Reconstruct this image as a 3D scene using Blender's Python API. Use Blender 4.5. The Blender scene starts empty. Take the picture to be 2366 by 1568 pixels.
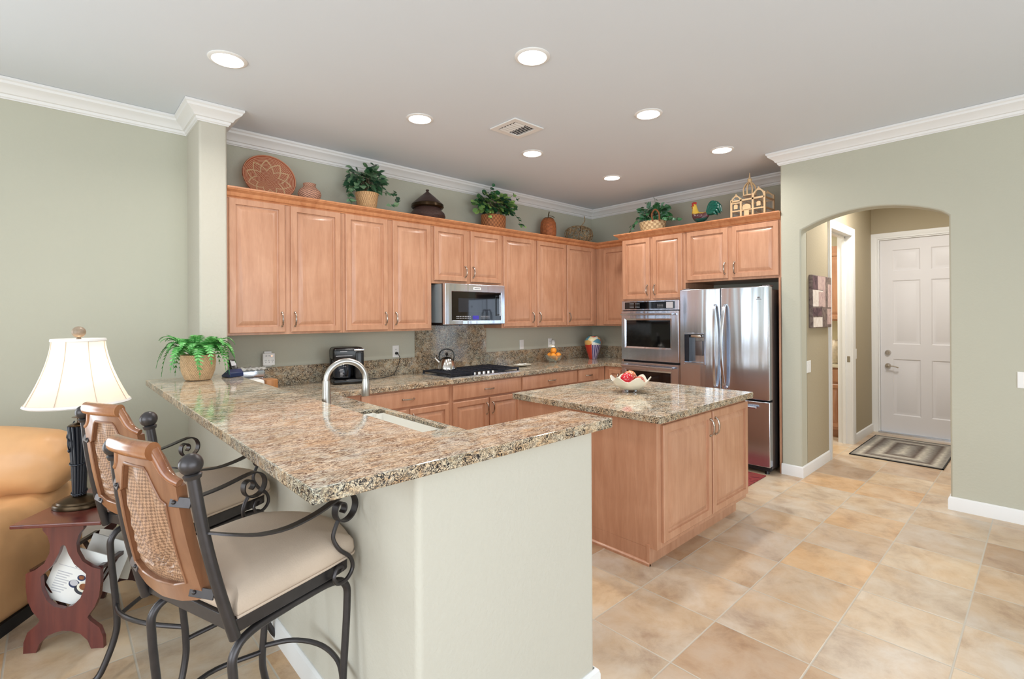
import bpy, bmesh, math, random
from math import sin, cos, pi, radians
from mathutils import Vector, Matrix, noise as mnoise
random.seed(7)
SC = bpy.context.scene
COL = SC.collection

# ---------------------------------------------------------------- camera
cam_data = bpy.data.cameras.new('camera')
cam = bpy.data.objects.new('camera', cam_data)
COL.objects.link(cam)
SC.camera = cam
YAW, PITCH, ROLL = radians(47.266), radians(0.100), radians(-0.322)
_f = Vector((cos(YAW)*cos(PITCH), sin(YAW)*cos(PITCH), sin(PITCH)))
_r = Vector((sin(YAW), -cos(YAW), 0))
_u = _r.cross(_f)
_r2 = cos(ROLL)*_r + sin(ROLL)*_u
_u2 = -sin(ROLL)*_r + cos(ROLL)*_u
cam.matrix_world = Matrix(((_r2.x, _u2.x, -_f.x, 0), (_r2.y, _u2.y, -_f.y, 0), (_r2.z, _u2.z, -_f.z, 1.52), (0, 0, 0, 1)))
cam_data.sensor_width = 36
cam_data.lens = 1145.86/2366*36
cam_data.shift_y = -55.28/2366
cam_data.clip_start = 0.05

# ---------------------------------------------------------------- world, daylight, exposure
SC.view_settings.view_transform = 'Standard'
SC.view_settings.look = 'None'
SC.view_settings.gamma = 1
SC.view_settings.use_curve_mapping = False
SC.view_settings.exposure = 0.0
W = bpy.data.worlds.new('sky'); SC.world = W; W.use_nodes = True
_bg = W.node_tree.nodes['Background']
_bg.inputs[0].default_value = (0.80, 0.90, 1.0, 1); _bg.inputs[1].default_value = 2.0

def area(name, loc, target, sx, sy, power, color=(1, 1, 1), spread=180):
    l = bpy.data.lights.new(name, 'AREA'); l.shape = 'RECTANGLE'; l.size = sx; l.size_y = sy
    l.energy = power; l.color = color; l.spread = radians(spread)
    o = bpy.data.objects.new(name, l); COL.objects.link(o); o.location = loc
    o.rotation_euler = (Vector(target)-Vector(loc)).to_track_quat('-Z', 'Y').to_euler()
    return o
# daylight coming through the openings of the unseen side of the room
area('daylight_south_doors', (0.6, -3.42, 1.45), (0.6, 0, 1.75), 5.6, 2.3, 108, (0.90, 0.96, 1.0))
area('daylight_west_windows', (-3.42, 0.2, 1.5), (0, 0.2, 1.9), 4.4, 2.0, 98, (0.90, 0.96, 1.0))
area('daylight_north_door', (-2.1, 4.50, 1.2), (-2.1, 3, 1.2), 1.5, 2.0, 50, (0.90, 0.96, 1.0))
area('laundry_ceiling_light', (6.6, 2.6, 2.7), (6.6, 2.6, 0), 0.6, 0.6, 32, (1.0, 0.93, 0.80))
area('hall_fill_light', (6.3, 0.95, 2.98), (6.3, 0.95, 0), 0.5, 0.5, 36, (1.0, 0.97, 0.93))  # unseen lamp added to brighten the passage and its white door

# ---------------------------------------------------------------- materials
def srgb(r, g, b):
    f = lambda c: (c/255)/12.92 if c/255 <= 0.04045 else ((c/255+0.055)/1.055)**2.4
    return (f(r), f(g), f(b), 1)
class NT:
    def __init__(s, name):
        s.m = bpy.data.materials.new(name); s.m.use_nodes = True
        s.t = s.m.node_tree; s.b = s.t.nodes['Principled BSDF']
    def n(s, typ, **kw):
        nd = s.t.nodes.new(typ)
        for k, v in kw.items(): setattr(nd, k, v)
        return nd
    def l(s, a, b): s.t.links.new(a, b)
    def pos(s, scale=(1, 1, 1), obj=False, rot=(0, 0, 0)):
        if obj: o = s.n('ShaderNodeTexCoord').outputs['Object']
        else: o = s.n('ShaderNodeNewGeometry').outputs['Position']
        mp = s.n('ShaderNodeMapping'); mp.inputs['Scale'].default_value = scale
        mp.inputs['Rotation'].default_value = rot
        s.l(o, mp.inputs['Vector']); return mp.outputs[0]
    def noise(s, vec, scale, detail=3, rough=0.5, dist=0.0):
        nd = s.n('ShaderNodeTexNoise'); nd.inputs['Scale'].default_value = scale
        nd.inputs['Detail'].default_value = detail; nd.inputs['Roughness'].default_value = rough
        nd.inputs['Distortion'].default_value = dist
        s.l(vec, nd.inputs['Vector']); return nd.outputs['Fac']
    def ramp(s, fac, stops, interp='LINEAR'):
        r = s.n('ShaderNodeValToRGB'); cr = r.color_ramp; cr.interpolation = interp
        while len(cr.elements) < len(stops): cr.elements.new(0.5)
        for e, (p, c) in zip(cr.elements, stops):
            e.position = p; e.color = c if len(c) == 4 else (*c, 1)
        s.l(fac, r.inputs[0]); return r.outputs[0]
    def mix(s, fac, a, b, mode='MIX'):
        m = s.n('ShaderNodeMix', data_type='RGBA', blend_type=mode)
        for sock, v in ((m.inputs[0], fac), (m.inputs[6], a), (m.inputs[7], b)):
            if hasattr(v, 'is_output'): s.l(v, sock)
            else: sock.default_value = v
        return m.outputs[2]
    def math(s, op, a, b=None, c=None):
        m = s.n('ShaderNodeMath', operation=op)
        for i, v in enumerate((a, b, c)):
            if v is None: continue
            if hasattr(v, 'is_output'): s.l(v, m.inputs[i])
            else: m.inputs[i].default_value = v
        return m.outputs[0]
    def bump(s, h, strength=0.2, dist=0.01):
        b = s.n('ShaderNodeBump'); b.inputs['Strength'].default_value = strength
        b.inputs['Distance'].default_value = dist; s.l(h, b.inputs['Height'])
        s.l(b.outputs[0], s.b.inputs['Normal'])
    def base(s, v):
        if hasattr(v, 'is_output'): s.l(v, s.b.inputs['Base Color'])
        else: s.b.inputs['Base Color'].default_value = v
    def set(s, **kw):
        for k, v in kw.items(): s.b.inputs[k.replace('_', ' ')].default_value = v
BLK = (0, 0, 0, 1); WHT = (1, 1, 1, 1)
def vary(c, d):
    return tuple(max(0, x*(1+d)) for x in c[:3])+(1,)
def plain(name, col, rough=0.5, metal=0.0, var=0.06, scale=12, bump=0.0, bscale=60, coat=0.0, spec=0.5, obj=False):
    t = NT(name); p = t.pos(obj=obj)
    nz = t.noise(p, scale, 3)
    t.base(t.ramp(nz, [(0.3, vary(col, -var)), (0.7, vary(col, var))]))
    t.set(Roughness=rough, Metallic=metal); t.b.inputs['Coat Weight'].default_value = coat
    t.b.inputs['Specular IOR Level'].default_value = spec
    if bump: t.bump(t.noise(p, bscale, 4), bump, 0.004)
    return t.m
M = {}
M['wall'] = plain('sage_wall_paint', srgb(190, 189, 173), 0.85, var=0.012, scale=1.2, bump=0.3, bscale=55)
M['wall_bounce'] = plain('wall_paint_bounce_tint', srgb(197, 193, 180), 0.85, var=0.012, scale=1.2, bump=0.5, bscale=60)  # wall paint with the warm bounce off the floor put into its colour
M['hallwall'] = plain('hall_wall_paint', srgb(174, 162, 137), 0.85, var=0.015, scale=1.2, bump=0.3, bscale=60)
M['ceiling'] = plain('ceiling_paint', srgb(220, 227, 235), 0.95, var=0.006, scale=1.5, bump=0.1, bscale=40)
M['laundrywall'] = plain('laundry_wall_paint', srgb(235, 230, 205), 0.9, var=0.01)
M['trim'] = plain('white_trim_paint', srgb(234, 234, 233), 0.45, var=0.008, scale=3)
M['doorwhite'] = plain('white_door_paint', srgb(226, 224, 226), 0.45, var=0.008, scale=3)
def brushed(name, col, rough):
    t = NT(name); p = t.pos((1, 1, 0.10))
    t.base(t.ramp(t.noise(p, 6, 3), [(0.3, vary(col, -0.03)), (0.7, vary(col, 0.03))])); t.set(Roughness=rough, Metallic=1.0)
    t.bump(t.noise(t.pos((1, 1, 0.05)), 7, 2, 0.5, 0.4), 0.35, 0.02); return t.m
M['steel'] = brushed('brushed_stainless', srgb(206, 214, 226), 0.20)
M['steel_dark'] = plain('dark_steel', srgb(120, 116, 118), 0.35, 0.9, var=0.03)
M['chrome'] = plain('polished_nickel', srgb(205, 200, 194), 0.16, 1.0, var=0.02)
M['handle'] = plain('antique_nickel_handle', srgb(176, 164, 152), 0.22, 1.0, var=0.12, scale=60)
M['nickel_dark'] = plain('aged_nickel', srgb(150, 138, 128), 0.25, 1.0, var=0.1)
M['blackglass'] = plain('black_glass', srgb(10, 10, 11), 0.05, 0, var=0.0, spec=0.6)
M['black'] = plain('black_plastic', srgb(18, 18, 20), 0.25, 0, var=0.05)
M['blackmatte'] = plain('black_matte', srgb(22, 22, 24), 0.6, 0, var=0.05)
M['castiron'] = plain('cast_iron', srgb(26, 30, 40), 0.38, 0.2, var=0.1)
M['white'] = plain('white_plastic', srgb(238, 238, 236), 0.4, 0, var=0.005)
M['wrought'] = plain('dark_pewter_iron', srgb(74, 71, 72), 0.36, 0.75, var=0.08, scale=30)
M['suede'] = plain('beige_microsuede', srgb(200, 182, 164), 0.9, 0, var=0.07, scale=5, bump=0.2, bscale=200)
M['leather'] = plain('caramel_leather', srgb(208, 160, 112), 0.40, 0, var=0.09, scale=5, bump=0.6, bscale=8)
M['ceramic'] = plain('cream_ceramic', srgb(226, 222, 205), 0.18, 0, var=0.04, coat=0.5)
M['sink'] = plain('white_sink_enamel', srgb(248, 247, 240), 0.2, 0, var=0.005, coat=0.4)
M['paper'] = plain('white_paper', srgb(236, 236, 232), 0.8, 0, var=0.02)
M['cavity'] = plain('dark_wood_interior', srgb(70, 32, 20), 0.6, 0, var=0.1)
M['glass_clear'] = plain('smoked_glass', srgb(40, 44, 52), 0.04, 0, var=0.02)
M['bronze'] = plain('dark_bronze', srgb(64, 50, 34), 0.28, 0.85, var=0.2, scale=20)
M['red_ink'] = plain('display_violet', srgb(60, 50, 170), 0.3, 0, var=0.0)
M['grey_print'] = plain('pale_grey_print', srgb(190, 190, 195), 0.5, 0, var=0.0)
M['dark_print'] = plain('dark_print', srgb(50, 52, 60), 0.6, 0, var=0.0)
M['orange'] = plain('orange_peel', srgb(250, 160, 52), 0.45, 0, var=0.06, scale=10, bump=0.3, bscale=300)
M['bluephone'] = plain('navy_plastic', srgb(26, 44, 84), 0.35, 0, var=0.1)
M['stem'] = plain('brown_stem', srgb(88, 74, 50), 0.7, 0, var=0.2)
M['pale_wood'] = plain('pale_birch', srgb(226, 194, 150), 0.5, 0, var=0.06)
M['jutewire'] = plain('dried_vine', srgb(150, 124, 90), 0.7, 0, var=0.5, scale=25)
def emis(name, col, strength):
    t = NT(name); t.base(col); t.b.inputs['Emission Color'].default_value = col
    t.b.inputs['Emission Strength'].default_value = strength; return t.m
M['bulb'] = emis('lit_diffuser', (1, 0.97, 0.92, 1), 12.0)
M['nightlight'] = emis('night_light_glow', (1, 0.85, 0.62, 1), 2.0)
M['led'] = emis('indicator_led', (1, 0.3, 0.15, 1), 2.5)

def wood(name, base, dark, light, rough=0.35, coat=0.25, sc=(9, 9, 1.1)):
    t = NT(name); p = t.pos(sc)
    a = t.noise(p, 2.4, 4, 0.55, 0.6); b = t.noise(p, 14, 3, 0.6, 0.3)
    c1 = t.ramp(a, [(0.22, dark), (0.5, base), (0.80, light)])
    c2 = t.ramp(b, [(0.35, (0.95, 0.94, 0.93, 1)), (0.65, (1.04, 1.03, 1.02, 1))])
    c = t.mix(0.6, c1, c2, 'MULTIPLY')
    # broad mineral blotches typical of maple
    big = t.noise(t.pos((1, 1, 1)), 2.2, 3, 0.6, 0.8)
    c3 = t.ramp(big, [(0.32, (0.93, 0.88, 0.85, 1)), (0.62, (1.03, 1.02, 1.02, 1))])
    t.base(t.mix(1.0, c, c3, 'MULTIPLY'))
    t.set(Roughness=rough); t.b.inputs['Coat Weight'].default_value = coat
    t.b.inputs['Coat Roughness'].default_value = 0.2
    return t.m
M['maple'] = wood('maple_cabinet_wood', srgb(192, 144, 114), srgb(178, 129, 99), srgb(203, 157, 127))
M['maple_crown'] = wood('maple_crown_wood', srgb(206, 142, 98), srgb(186, 118, 76), srgb(218, 156, 112))
M['cherry'] = wood('red_cherry_wood', srgb(98, 44, 38), srgb(80, 34, 32), srgb(114, 54, 44), 0.25, 0.3)
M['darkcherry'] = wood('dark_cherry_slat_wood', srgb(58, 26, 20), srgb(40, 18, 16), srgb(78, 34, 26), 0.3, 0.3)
M['stoolwood'] = wood('stool_back_wood', srgb(138, 95, 67), srgb(120, 79, 54), srgb(154, 110, 80), 0.28, 0.4)
M['stoolwood_top'] = wood('stool_crest_wood', srgb(150, 96, 60), srgb(116, 62, 38), srgb(172, 120, 78), 0.2, 0.6)
M['rackwood'] = wood('warm_box_wood', srgb(176, 120, 66), srgb(150, 96, 50), srgb(196, 142, 88), 0.4, 0.2)

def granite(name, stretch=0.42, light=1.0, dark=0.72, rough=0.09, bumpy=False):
    t = NT(name)
    p = t.pos((1, 1, 1))
    ps = t.pos((stretch, 1.0, 1.0), rot=(0, 0, 0.12))
    big = t.noise(p, 4.5, 4, 0.6, 0.5)
    mid = t.noise(ps, 26, 4, 0.62, 1.0)
    def threads(scale, centre, w0, w1, dist):
        n = t.noise(ps, scale, 2, 0.5, dist)
        return t.ramp(t.math('ABSOLUTE', t.math('SUBTRACT', n, centre)), [(w0, WHT), (w1, BLK)])
    l1 = threads(36, 0.50, 0.014, 0.050, 2.6)
    l2 = threads(56, 0.47, 0.028, 0.062, 2.2)
    l3 = threads(52, 0.56, 0.018, 0.055, 2.4)
    gate = t.ramp(t.noise(p, 9, 4, 0.65, 0.8), [(0.38, (0.10, 0.10, 0.10, 1)), (0.56, WHT)])
    base = t.ramp(mid, [(0.25, srgb(196, 164, 132)), (0.40, srgb(228, 204, 174)), (0.52, srgb(244, 232, 212)), (0.66, srgb(236, 234, 224)), (0.78, srgb(204, 206, 200))])
    tone = t.ramp(big, [(0.34, srgb(244, 222, 196)), (0.5, srgb(252, 247, 238)), (0.64, srgb(216, 226, 222))])
    c = t.mix(0.65, base, tone, 'MULTIPLY')
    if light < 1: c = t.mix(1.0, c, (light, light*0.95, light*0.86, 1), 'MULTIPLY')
    c = t.mix(t.math('MULTIPLY', l1, dark*0.75), c, srgb(96, 76, 62))
    c = t.mix(t.math('MULTIPLY', l3, dark*0.4), c, srgb(112, 104, 100))
    c = t.mix(t.math('MULTIPLY', t.math('MULTIPLY', l2, gate), dark*1.35), c, srgb(22, 20, 24))
    t.base(c); t.set(Roughness=rough); t.b.inputs['Specular IOR Level'].default_value = 0.5
    if bumpy: t.bump(mid, 0.6, 0.006)
    else: t.b.inputs['Coat Weight'].default_value = 0.25; t.b.inputs['Coat Roughness'].default_value = 0.03
    return t.m
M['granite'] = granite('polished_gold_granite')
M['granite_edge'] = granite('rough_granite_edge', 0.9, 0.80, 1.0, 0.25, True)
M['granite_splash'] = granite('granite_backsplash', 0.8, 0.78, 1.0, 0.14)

def tiles(name):
    t = NT(name)
    g = t.n('ShaderNodeNewGeometry').outputs['Position']
    sp = t.n('ShaderNodeSeparateXYZ'); t.l(g, sp.inputs[0])
    u = t.math('DIVIDE', t.math('SUBTRACT', sp.outputs[0], 2.41-0.4295*40), 0.4295)
    v = t.math('DIVIDE', t.math('SUBTRACT', sp.outputs[1], 1.133-0.4225*40), 0.4225)
    fu, fv = t.math('FRACT', u), t.math('FRACT', v)
    def edge(f): return t.math('MINIMUM', f, t.math('SUBTRACT', 1.0, f))
    e = t.math('MINIMUM', edge(fu), edge(fv))
    grout = t.ramp(e, [(0.006, WHT), (0.011, BLK)])
    cb = t.n('ShaderNodeCombineXYZ'); t.l(t.math('FLOOR', u), cb.inputs[0]); t.l(t.math('FLOOR', v), cb.inputs[1])
    wn = t.n('ShaderNodeTexWhiteNoise', noise_dimensions='2D'); t.l(cb.outputs[0], wn.inputs['Vector'])
    tile = t.ramp(wn.outputs['Value'], [(0.0, srgb(184, 160, 138)), (0.25, srgb(210, 200, 188)), (0.5, srgb(214, 200, 180)), (0.75, srgb(196, 186, 175)), (1.0, srgb(218, 192, 160))])
    # stone clouds, shifted per tile
    off = t.n('ShaderNodeVectorMath', operation='SCALE'); off.inputs[3].default_value = 9.0
    t.l(wn.outputs['Color'], off.inputs[0])
    ad = t.n('ShaderNodeVectorMath', operation='ADD'); t.l(g, ad.inputs[0]); t.l(off.outputs[0], ad.inputs[1])
    cl = t.noise(ad.outputs[0], 4.6, 10, 0.68, 0.35)
    gold = t.ramp(t.noise(ad.outputs[0], 2.6, 6, 0.6, 0.3), [(0.40, (1, 1, 1, 1)), (0.60, (1.0, 0.86, 0.68, 1))])
    cloud = t.ramp(cl, [(0.32, srgb(206, 186, 168)), (0.48, srgb(242, 231, 216)), (0.62, srgb(255, 252, 247))])
    c = t.mix(0.85, tile, cloud, 'MULTIPLY')
    c = t.mix(0.7, c, gold, 'MULTIPLY')
    t.base(t.mix(grout, c, srgb(190, 182, 168)))
    t.set(Roughness=0.34)
    t.bump(t.math('MULTIPLY_ADD', grout, -1.0, cl), 0.25, 0.003)
    return t.m
M['tiles'] = tiles('travertine_floor_tiles')

def woven(name, c1, c2, sx, sz, rough=0.7):
    t = NT(name); uv = t.n('ShaderNodeTexCoord').outputs['UV']
    ch = t.n('ShaderNodeTexChecker'); mp = t.n('ShaderNodeMapping'); mp.inputs['Scale'].default_value = (sx, sz, 1)
    t.l(uv, mp.inputs[0]); t.l(mp.outputs[0], ch.inputs['Vector']); ch.inputs['Scale'].default_value = 1
    ch.inputs['Color1'].default_value = c1; ch.inputs['Color2'].default_value = c2
    nz = t.noise(t.pos((1, 1, 1)), 60, 3)
    t.base(t.mix(0.35, ch.outputs['Color'], t.ramp(nz, [(0.3, vary(c1, -0.4)), (0.7, vary(c1, 0.35))])))
    t.set(Roughness=rough); t.bump(ch.outputs['Fac'], 0.6, 0.004)
    return t.m
M['wicker'] = woven('honey_wicker', srgb(214, 176, 128), srgb(166, 118, 76), 60, 12)
M['wicker_dark'] = woven('brown_wicker', srgb(176, 112, 66), srgb(104, 56, 30), 44, 14)
M['wicker_pale'] = woven('pale_wicker', srgb(222, 196, 152), srgb(150, 112, 74), 30, 12)
M['wicker_pump'] = woven('rust_wicker', srgb(186, 106, 56), srgb(84, 44, 28), 14, 44)
M['lidded'] = woven('dark_lacquered_cane', srgb(74, 52, 46), srgb(46, 30, 28), 60, 26, 0.4)
M['pottery'] = woven('banded_pottery', srgb(210, 158, 130), srgb(86, 54, 54), 34, 30)
M['weave_back'] = woven('woven_leather_panel', srgb(176, 138, 108), srgb(98, 66, 46), 42, 42, 0.45)

M['nickel'] = plain('brushed_nickel', srgb(188, 186, 182), 0.30, 1.0, var=0.03)
M['wicker_pot'] = woven('fine_wicker_rope', srgb(216, 186, 146), srgb(176, 132, 92), 90, 30)
M['side_grey'] = plain('grey_side_plate', srgb(150, 162, 168), 0.35, 0.2, var=0.03)
M['finial'] = plain('aged_wood_finial', srgb(150, 132, 112), 0.4, 0.1, var=0.2, scale=30)
def leafmat(name, a, b, c):
    t = NT(name)
    oi = t.n('ShaderNodeNewGeometry').outputs['Random Per Island']
    t.base(t.ramp(oi, [(0.0, a), (0.5, b), (1.0, c)]))
    t.set(Roughness=0.45)
    return t.m
M['leaf'] = leafmat('ivy_leaves', srgb(22, 58, 40), srgb(60, 104, 68), srgb(128, 160, 122))
M['leaf2'] = leafmat('two_tone_leaves', srgb(20, 60, 42), srgb(52, 110, 66), srgb(166, 200, 108))
M['leaf3'] = leafmat('blue_green_ivy', srgb(24, 66, 40), srgb(56, 118, 66), srgb(132, 172, 150))
M['fern'] = leafmat('fern_fronds', srgb(58, 138, 60), srgb(98, 182, 92), srgb(150, 214, 140))
# ---------------------------------------------------------------- mesh helpers
def BM(): return bmesh.new()
def bx(bm, x0, x1, y0, y1, z0, z1, M4=None):
    vs = [bm.verts.new((x, y, z)) for z in (z0, z1) for y in (y0, y1) for x in (x0, x1)]
    for f in ((0, 2, 3, 1), (4, 5, 7, 6), (0, 1, 5, 4), (2, 6, 7, 3), (0, 4, 6, 2), (1, 3, 7, 5)):
        bm.faces.new([vs[i] for i in f])
    if M4 is not None:
        for v in vs: v.co = M4 @ v.co
    return vs
def rbx(bm, x0, x1, y0, y1, z0, z1, r, seg=4, M4=None):
    """rounded box as superellipsoid-like grid"""
    b2 = bmesh.new(); bx(b2, x0, x1, y0, y1, z0, z1)
    bmesh.ops.bevel(b2, geom=b2.edges[:], offset=r, segments=seg, profile=0.5, affect='EDGES')
    merge(bm, b2, M4)
def merge(bm, b2, M4=None):
    mp = {}
    for v in b2.verts:
        mp[v] = bm.verts.new((M4 @ v.co) if M4 is not None else v.co)
    for f in b2.faces:
        try: bm.faces.new([mp[v] for v in f.verts])
        except ValueError: pass
    b2.free()
def _frame(d):
    d = d.normalized()
    a = Vector((0, 0, 1)) if abs(d.z) < 0.9 else Vector((1, 0, 0))
    s = d.cross(a).normalized(); return s, s.cross(d).normalized()
def cyl(bm, p0, p1, r0, r1=None, seg=16, caps=True):
    p0, p1 = Vector(p0), Vector(p1); r1 = r0 if r1 is None else r1
    s, t = _frame(p1-p0)
    A = [bm.verts.new(p0+(s*cos(2*pi*i/seg)+t*sin(2*pi*i/seg))*r0) for i in range(seg)]
    B = [bm.verts.new(p1+(s*cos(2*pi*i/seg)+t*sin(2*pi*i/seg))*r1) for i in range(seg)]
    for i in range(seg): bm.faces.new((A[i], A[(i+1) % seg], B[(i+1) % seg], B[i]))
    if caps: bm.faces.new(A[::-1]); bm.faces.new(B)
def smooth_path(pts, n=6):
    P = [Vector(p) for p in pts]; out = []
    for i in range(len(P)-1):
        a = P[i-1] if i > 0 else P[i]*2-P[i+1]
        b, c = P[i], P[i+1]
        d = P[i+2] if i+2 < len(P) else c*2-b
        for k in range(n):
            t = k/n
            out.append(0.5*((2*b)+(-a+c)*t+(2*a-5*b+4*c-d)*t*t+(-a+3*b-3*c+d)*t**3))
    out.append(P[-1]); return out
def sweep(bm, pts, prof, caps=True, up=None, scale=None):
    """sweep closed 2D profile [(a,b)] along pts; parallel transport frame (or fixed side axis `up`)"""
    P = [Vector(p) for p in pts]; rings = []
    side = None
    for i, p in enumerate(P):
        d = (P[min(i+1, len(P)-1)]-P[max(i-1, 0)]).normalized()
        if up is not None:
            s = Vector(up).normalized(); t = s.cross(d).normalized()
        else:
            if side is None: side, _ = _frame(d)
            side = (side-d*side.dot(d)).normalized(); s = side; t = s.cross(d).normalized()
        k = scale(i/(len(P)-1)) if scale else 1
        rings.append([bm.verts.new(p+(s*a+t*b)*k) for a, b in prof])
    n = len(prof)
    for r0, r1 in zip(rings, rings[1:]):
        for i in range(n): bm.faces.new((r0[i], r0[(i+1) % n], r1[(i+1) % n], r1[i]))
    if caps: bm.faces.new(rings[0][::-1]); bm.faces.new(rings[-1])
def circ(r, n=10): return [(r*cos(2*pi*i/n), r*sin(2*pi*i/n)) for i in range(n)]
def tube(bm, pts, r, seg=10, sm=6, caps=True, scale=None):
    sweep(bm, smooth_path(pts, sm) if sm else pts, circ(r, seg), caps, scale=scale)
def lathe(bm, prof, seg=32, c=(0, 0, 0), sx=1, sy=1, wob=None, caps=True):
    """prof [(r,z)]"""
    uv = bm.loops.layers.uv.verify()
    rings = []
    for j, (r, z) in enumerate(prof):
        ring = []
        for i in range(seg):
            a = 2*pi*i/seg; rr, zz = r, z
            if wob: rr, zz = wob(a, r, z)
            ring.append(bm.verts.new((c[0]+rr*cos(a)*sx, c[1]+rr*sin(a)*sy, c[2]+zz)))
        rings.append(ring)
    L = [0.0]
    for a, b in zip(prof, prof[1:]): L.append(L[-1]+math.hypot(b[0]-a[0], b[1]-a[1]))
    T = L[-1] or 1
    for j in range(len(rings)-1):
        for i in range(seg):
            k = (i+1) % seg
            f = bm.faces.new((rings[j][i], rings[j][k], rings[j+1][k], rings[j+1][i]))
            for lp, (uu, vv) in zip(f.loops, ((i/seg, L[j]/T), ((i+1)/seg, L[j]/T), ((i+1)/seg, L[j+1]/T), (i/seg, L[j+1]/T))):
                lp[uv].uv = (uu, vv)
    if caps:
        if prof[0][0] > 1e-4: bm.faces.new(rings[0][::-1])
        if prof[-1][0] > 1e-4: bm.faces.new(rings[-1])
def ball(bm, c, r, seg=20, sx=1, sy=1, sz=1):
    n = max(6, seg//2)
    prof = [(max(1e-5, r*sin(pi*j/n)), -r*sz*cos(pi*j/n)) for j in range(n+1)]
    lathe(bm, prof, seg, c, sx, sy, caps=False)
def prism(bm, poly, fn, d0, d1):
    """closed polygon extruded; fn(a,b,d)->co"""
    A = [bm.verts.new(fn(a, b, d0)) for a, b in poly]; B = [bm.verts.new(fn(a, b, d1)) for a, b in poly]
    n = len(poly)
    bm.faces.new(A[::-1]); bm.faces.new(B)
    for i in range(n): bm.faces.new((A[i], A[(i+1) % n], B[(i+1) % n], B[i]))
XY = lambda a, b, d: (a, b, d)
XZ = lambda a, b, d: (a, d, b)
YZ = lambda a, b, d: (d, a, b)
def cells(bm, xs, ys, inside, z0, z1):
    """rectilinear slab with optional holes"""
    V = {}
    def v(i, j, z):
        k = (i, j, z)
        if k not in V: V[k] = bm.verts.new((xs[i], ys[j], z))
        return V[k]
    n, m = len(xs)-1, len(ys)-1
    ins = lambda i, j: 0 <= i < n and 0 <= j < m and inside((xs[i]+xs[i+1])/2, (ys[j]+ys[j+1])/2)
    for i in range(n):
        for j in range(m):
            if not ins(i, j): continue
            bm.faces.new((v(i, j, z1), v(i+1, j, z1), v(i+1, j+1, z1), v(i, j+1, z1)))
            bm.faces.new((v(i, j, z0), v(i, j+1, z0), v(i+1, j+1, z0), v(i+1, j, z0)))
            if not ins(i, j-1): bm.faces.new((v(i, j, z0), v(i+1, j, z0), v(i+1, j, z1), v(i, j, z1)))
            if not ins(i, j+1): bm.faces.new((v(i+1, j+1, z0), v(i, j+1, z0), v(i, j+1, z1), v(i+1, j+1, z1)))
            if not ins(i-1, j): bm.faces.new((v(i, j+1, z0), v(i, j, z0), v(i, j, z1), v(i, j+1, z1)))
            if not ins(i+1, j): bm.faces.new((v(i+1, j, z0), v(i+1, j+1, z0), v(i+1, j+1, z1), v(i+1, j, z1)))
def rings(bm, w, h, rr, F):
    """concentric rectangular rings; rr [(inset, depth)], F(u,v,n)->co ; last ring closed with a face"""
    R = []
    for ins, d in rr:
        R.append([bm.verts.new(F(u, v, d)) for u, v in ((ins, ins), (w-ins, ins), (w-ins, h-ins), (ins, h-ins))])
    bm.faces.new(R[0][::-1])
    for a, b in zip(R, R[1:]):
        for i in range(4): bm.faces.new((a[i], a[(i+1) % 4], b[(i+1) % 4], b[i]))
    bm.faces.new(R[-1])
def offset_path(path, d, closed=False):
    """offset to the right of travel"""
    out = []; n = len(path)
    for i in range(n):
        def nrm(a, b):
            v = Vector((b[0]-a[0], b[1]-a[1])).normalized(); return Vector((v.y, -v.x))
        ns = []
        if i > 0 or closed: ns.append(nrm(path[i-1], path[i]))
        if i < n-1 or closed: ns.append(nrm(path[i], path[(i+1) % n]))
        if len(ns) == 2:
            b = (ns[0]+ns[1]); b = b/(1+ns[0].dot(ns[1]))
        else: b = ns[0]
        out.append((path[i][0]+b.x*d, path[i][1]+b.y*d))
    return out
def mould(bm, path, prof, closed=False):
    """prof closed polygon [(out, z)]; path in plan"""
    R = []
    for d, z in prof:
        R.append([bm.verts.new((x, y, z)) for x, y in offset_path(path, d, closed)])
    n = len(prof); m = len(path)
    for i in range(n):
        a, b = R[i], R[(i+1) % n]
        for j in range(m if closed else m-1):
            k = (j+1) % m
            bm.faces.new((a[j], a[k], b[k], b[j]))
    if not closed:
        bm.faces.new([r[0] for r in R]); bm.faces.new([r[-1] for r in R][::-1])

# ---------------------------------------------------------------- object helpers
def wm(o):
    m = Matrix.LocRotScale(o.location, o.rotation_euler, o.scale)
    return wm(o.parent) @ m if o.parent else m
def obj(name, bm, m, parent=None, smooth=35, bevel=0.0, keep=False, sub=0, orig=None):
    """bm in world coordinates (or in the parent's own frame with keep=True)"""
    bmesh.ops.recalc_face_normals(bm, faces=bm.faces[:])
    if parent is not None:
        if not keep: bm.transform(wm(parent).inverted())
        off = None
    me = bpy.data.meshes.new(name)
    if parent is None:
        if orig is None:
            xs = [v.co for v in bm.verts]
            mn = Vector((min(c.x for c in xs), min(c.y for c in xs), min(c.z for c in xs)))
            mx = Vector((max(c.x for c in xs), max(c.y for c in xs), max(c.z for c in xs)))
            orig = Vector(((mn.x+mx.x)/2, (mn.y+mx.y)/2, mn.z))
        bm.transform(Matrix.Translation(-Vector(orig)))
    bm.to_mesh(me); bm.free()
    for mm in (m if isinstance(m, (list, tuple)) else [m]): me.materials.append(mm)
    if smooth:
        for p in me.polygons: p.use_smooth = True
        me.set_sharp_from_angle(angle=radians(smooth))
    o = bpy.data.objects.new(name, me); COL.objects.link(o)
    if parent is not None: o.parent = parent
    else: o.location = orig
    if bevel:
        b = o.modifiers.new('bevel', 'BEVEL'); b.width = bevel; b.segments = 2; b.limit_method = 'ANGLE'; b.angle_limit = radians(40)
    if sub:
        s = o.modifiers.new('sub', 'SUBSURF'); s.levels = sub; s.render_levels = sub
    return o
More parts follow.
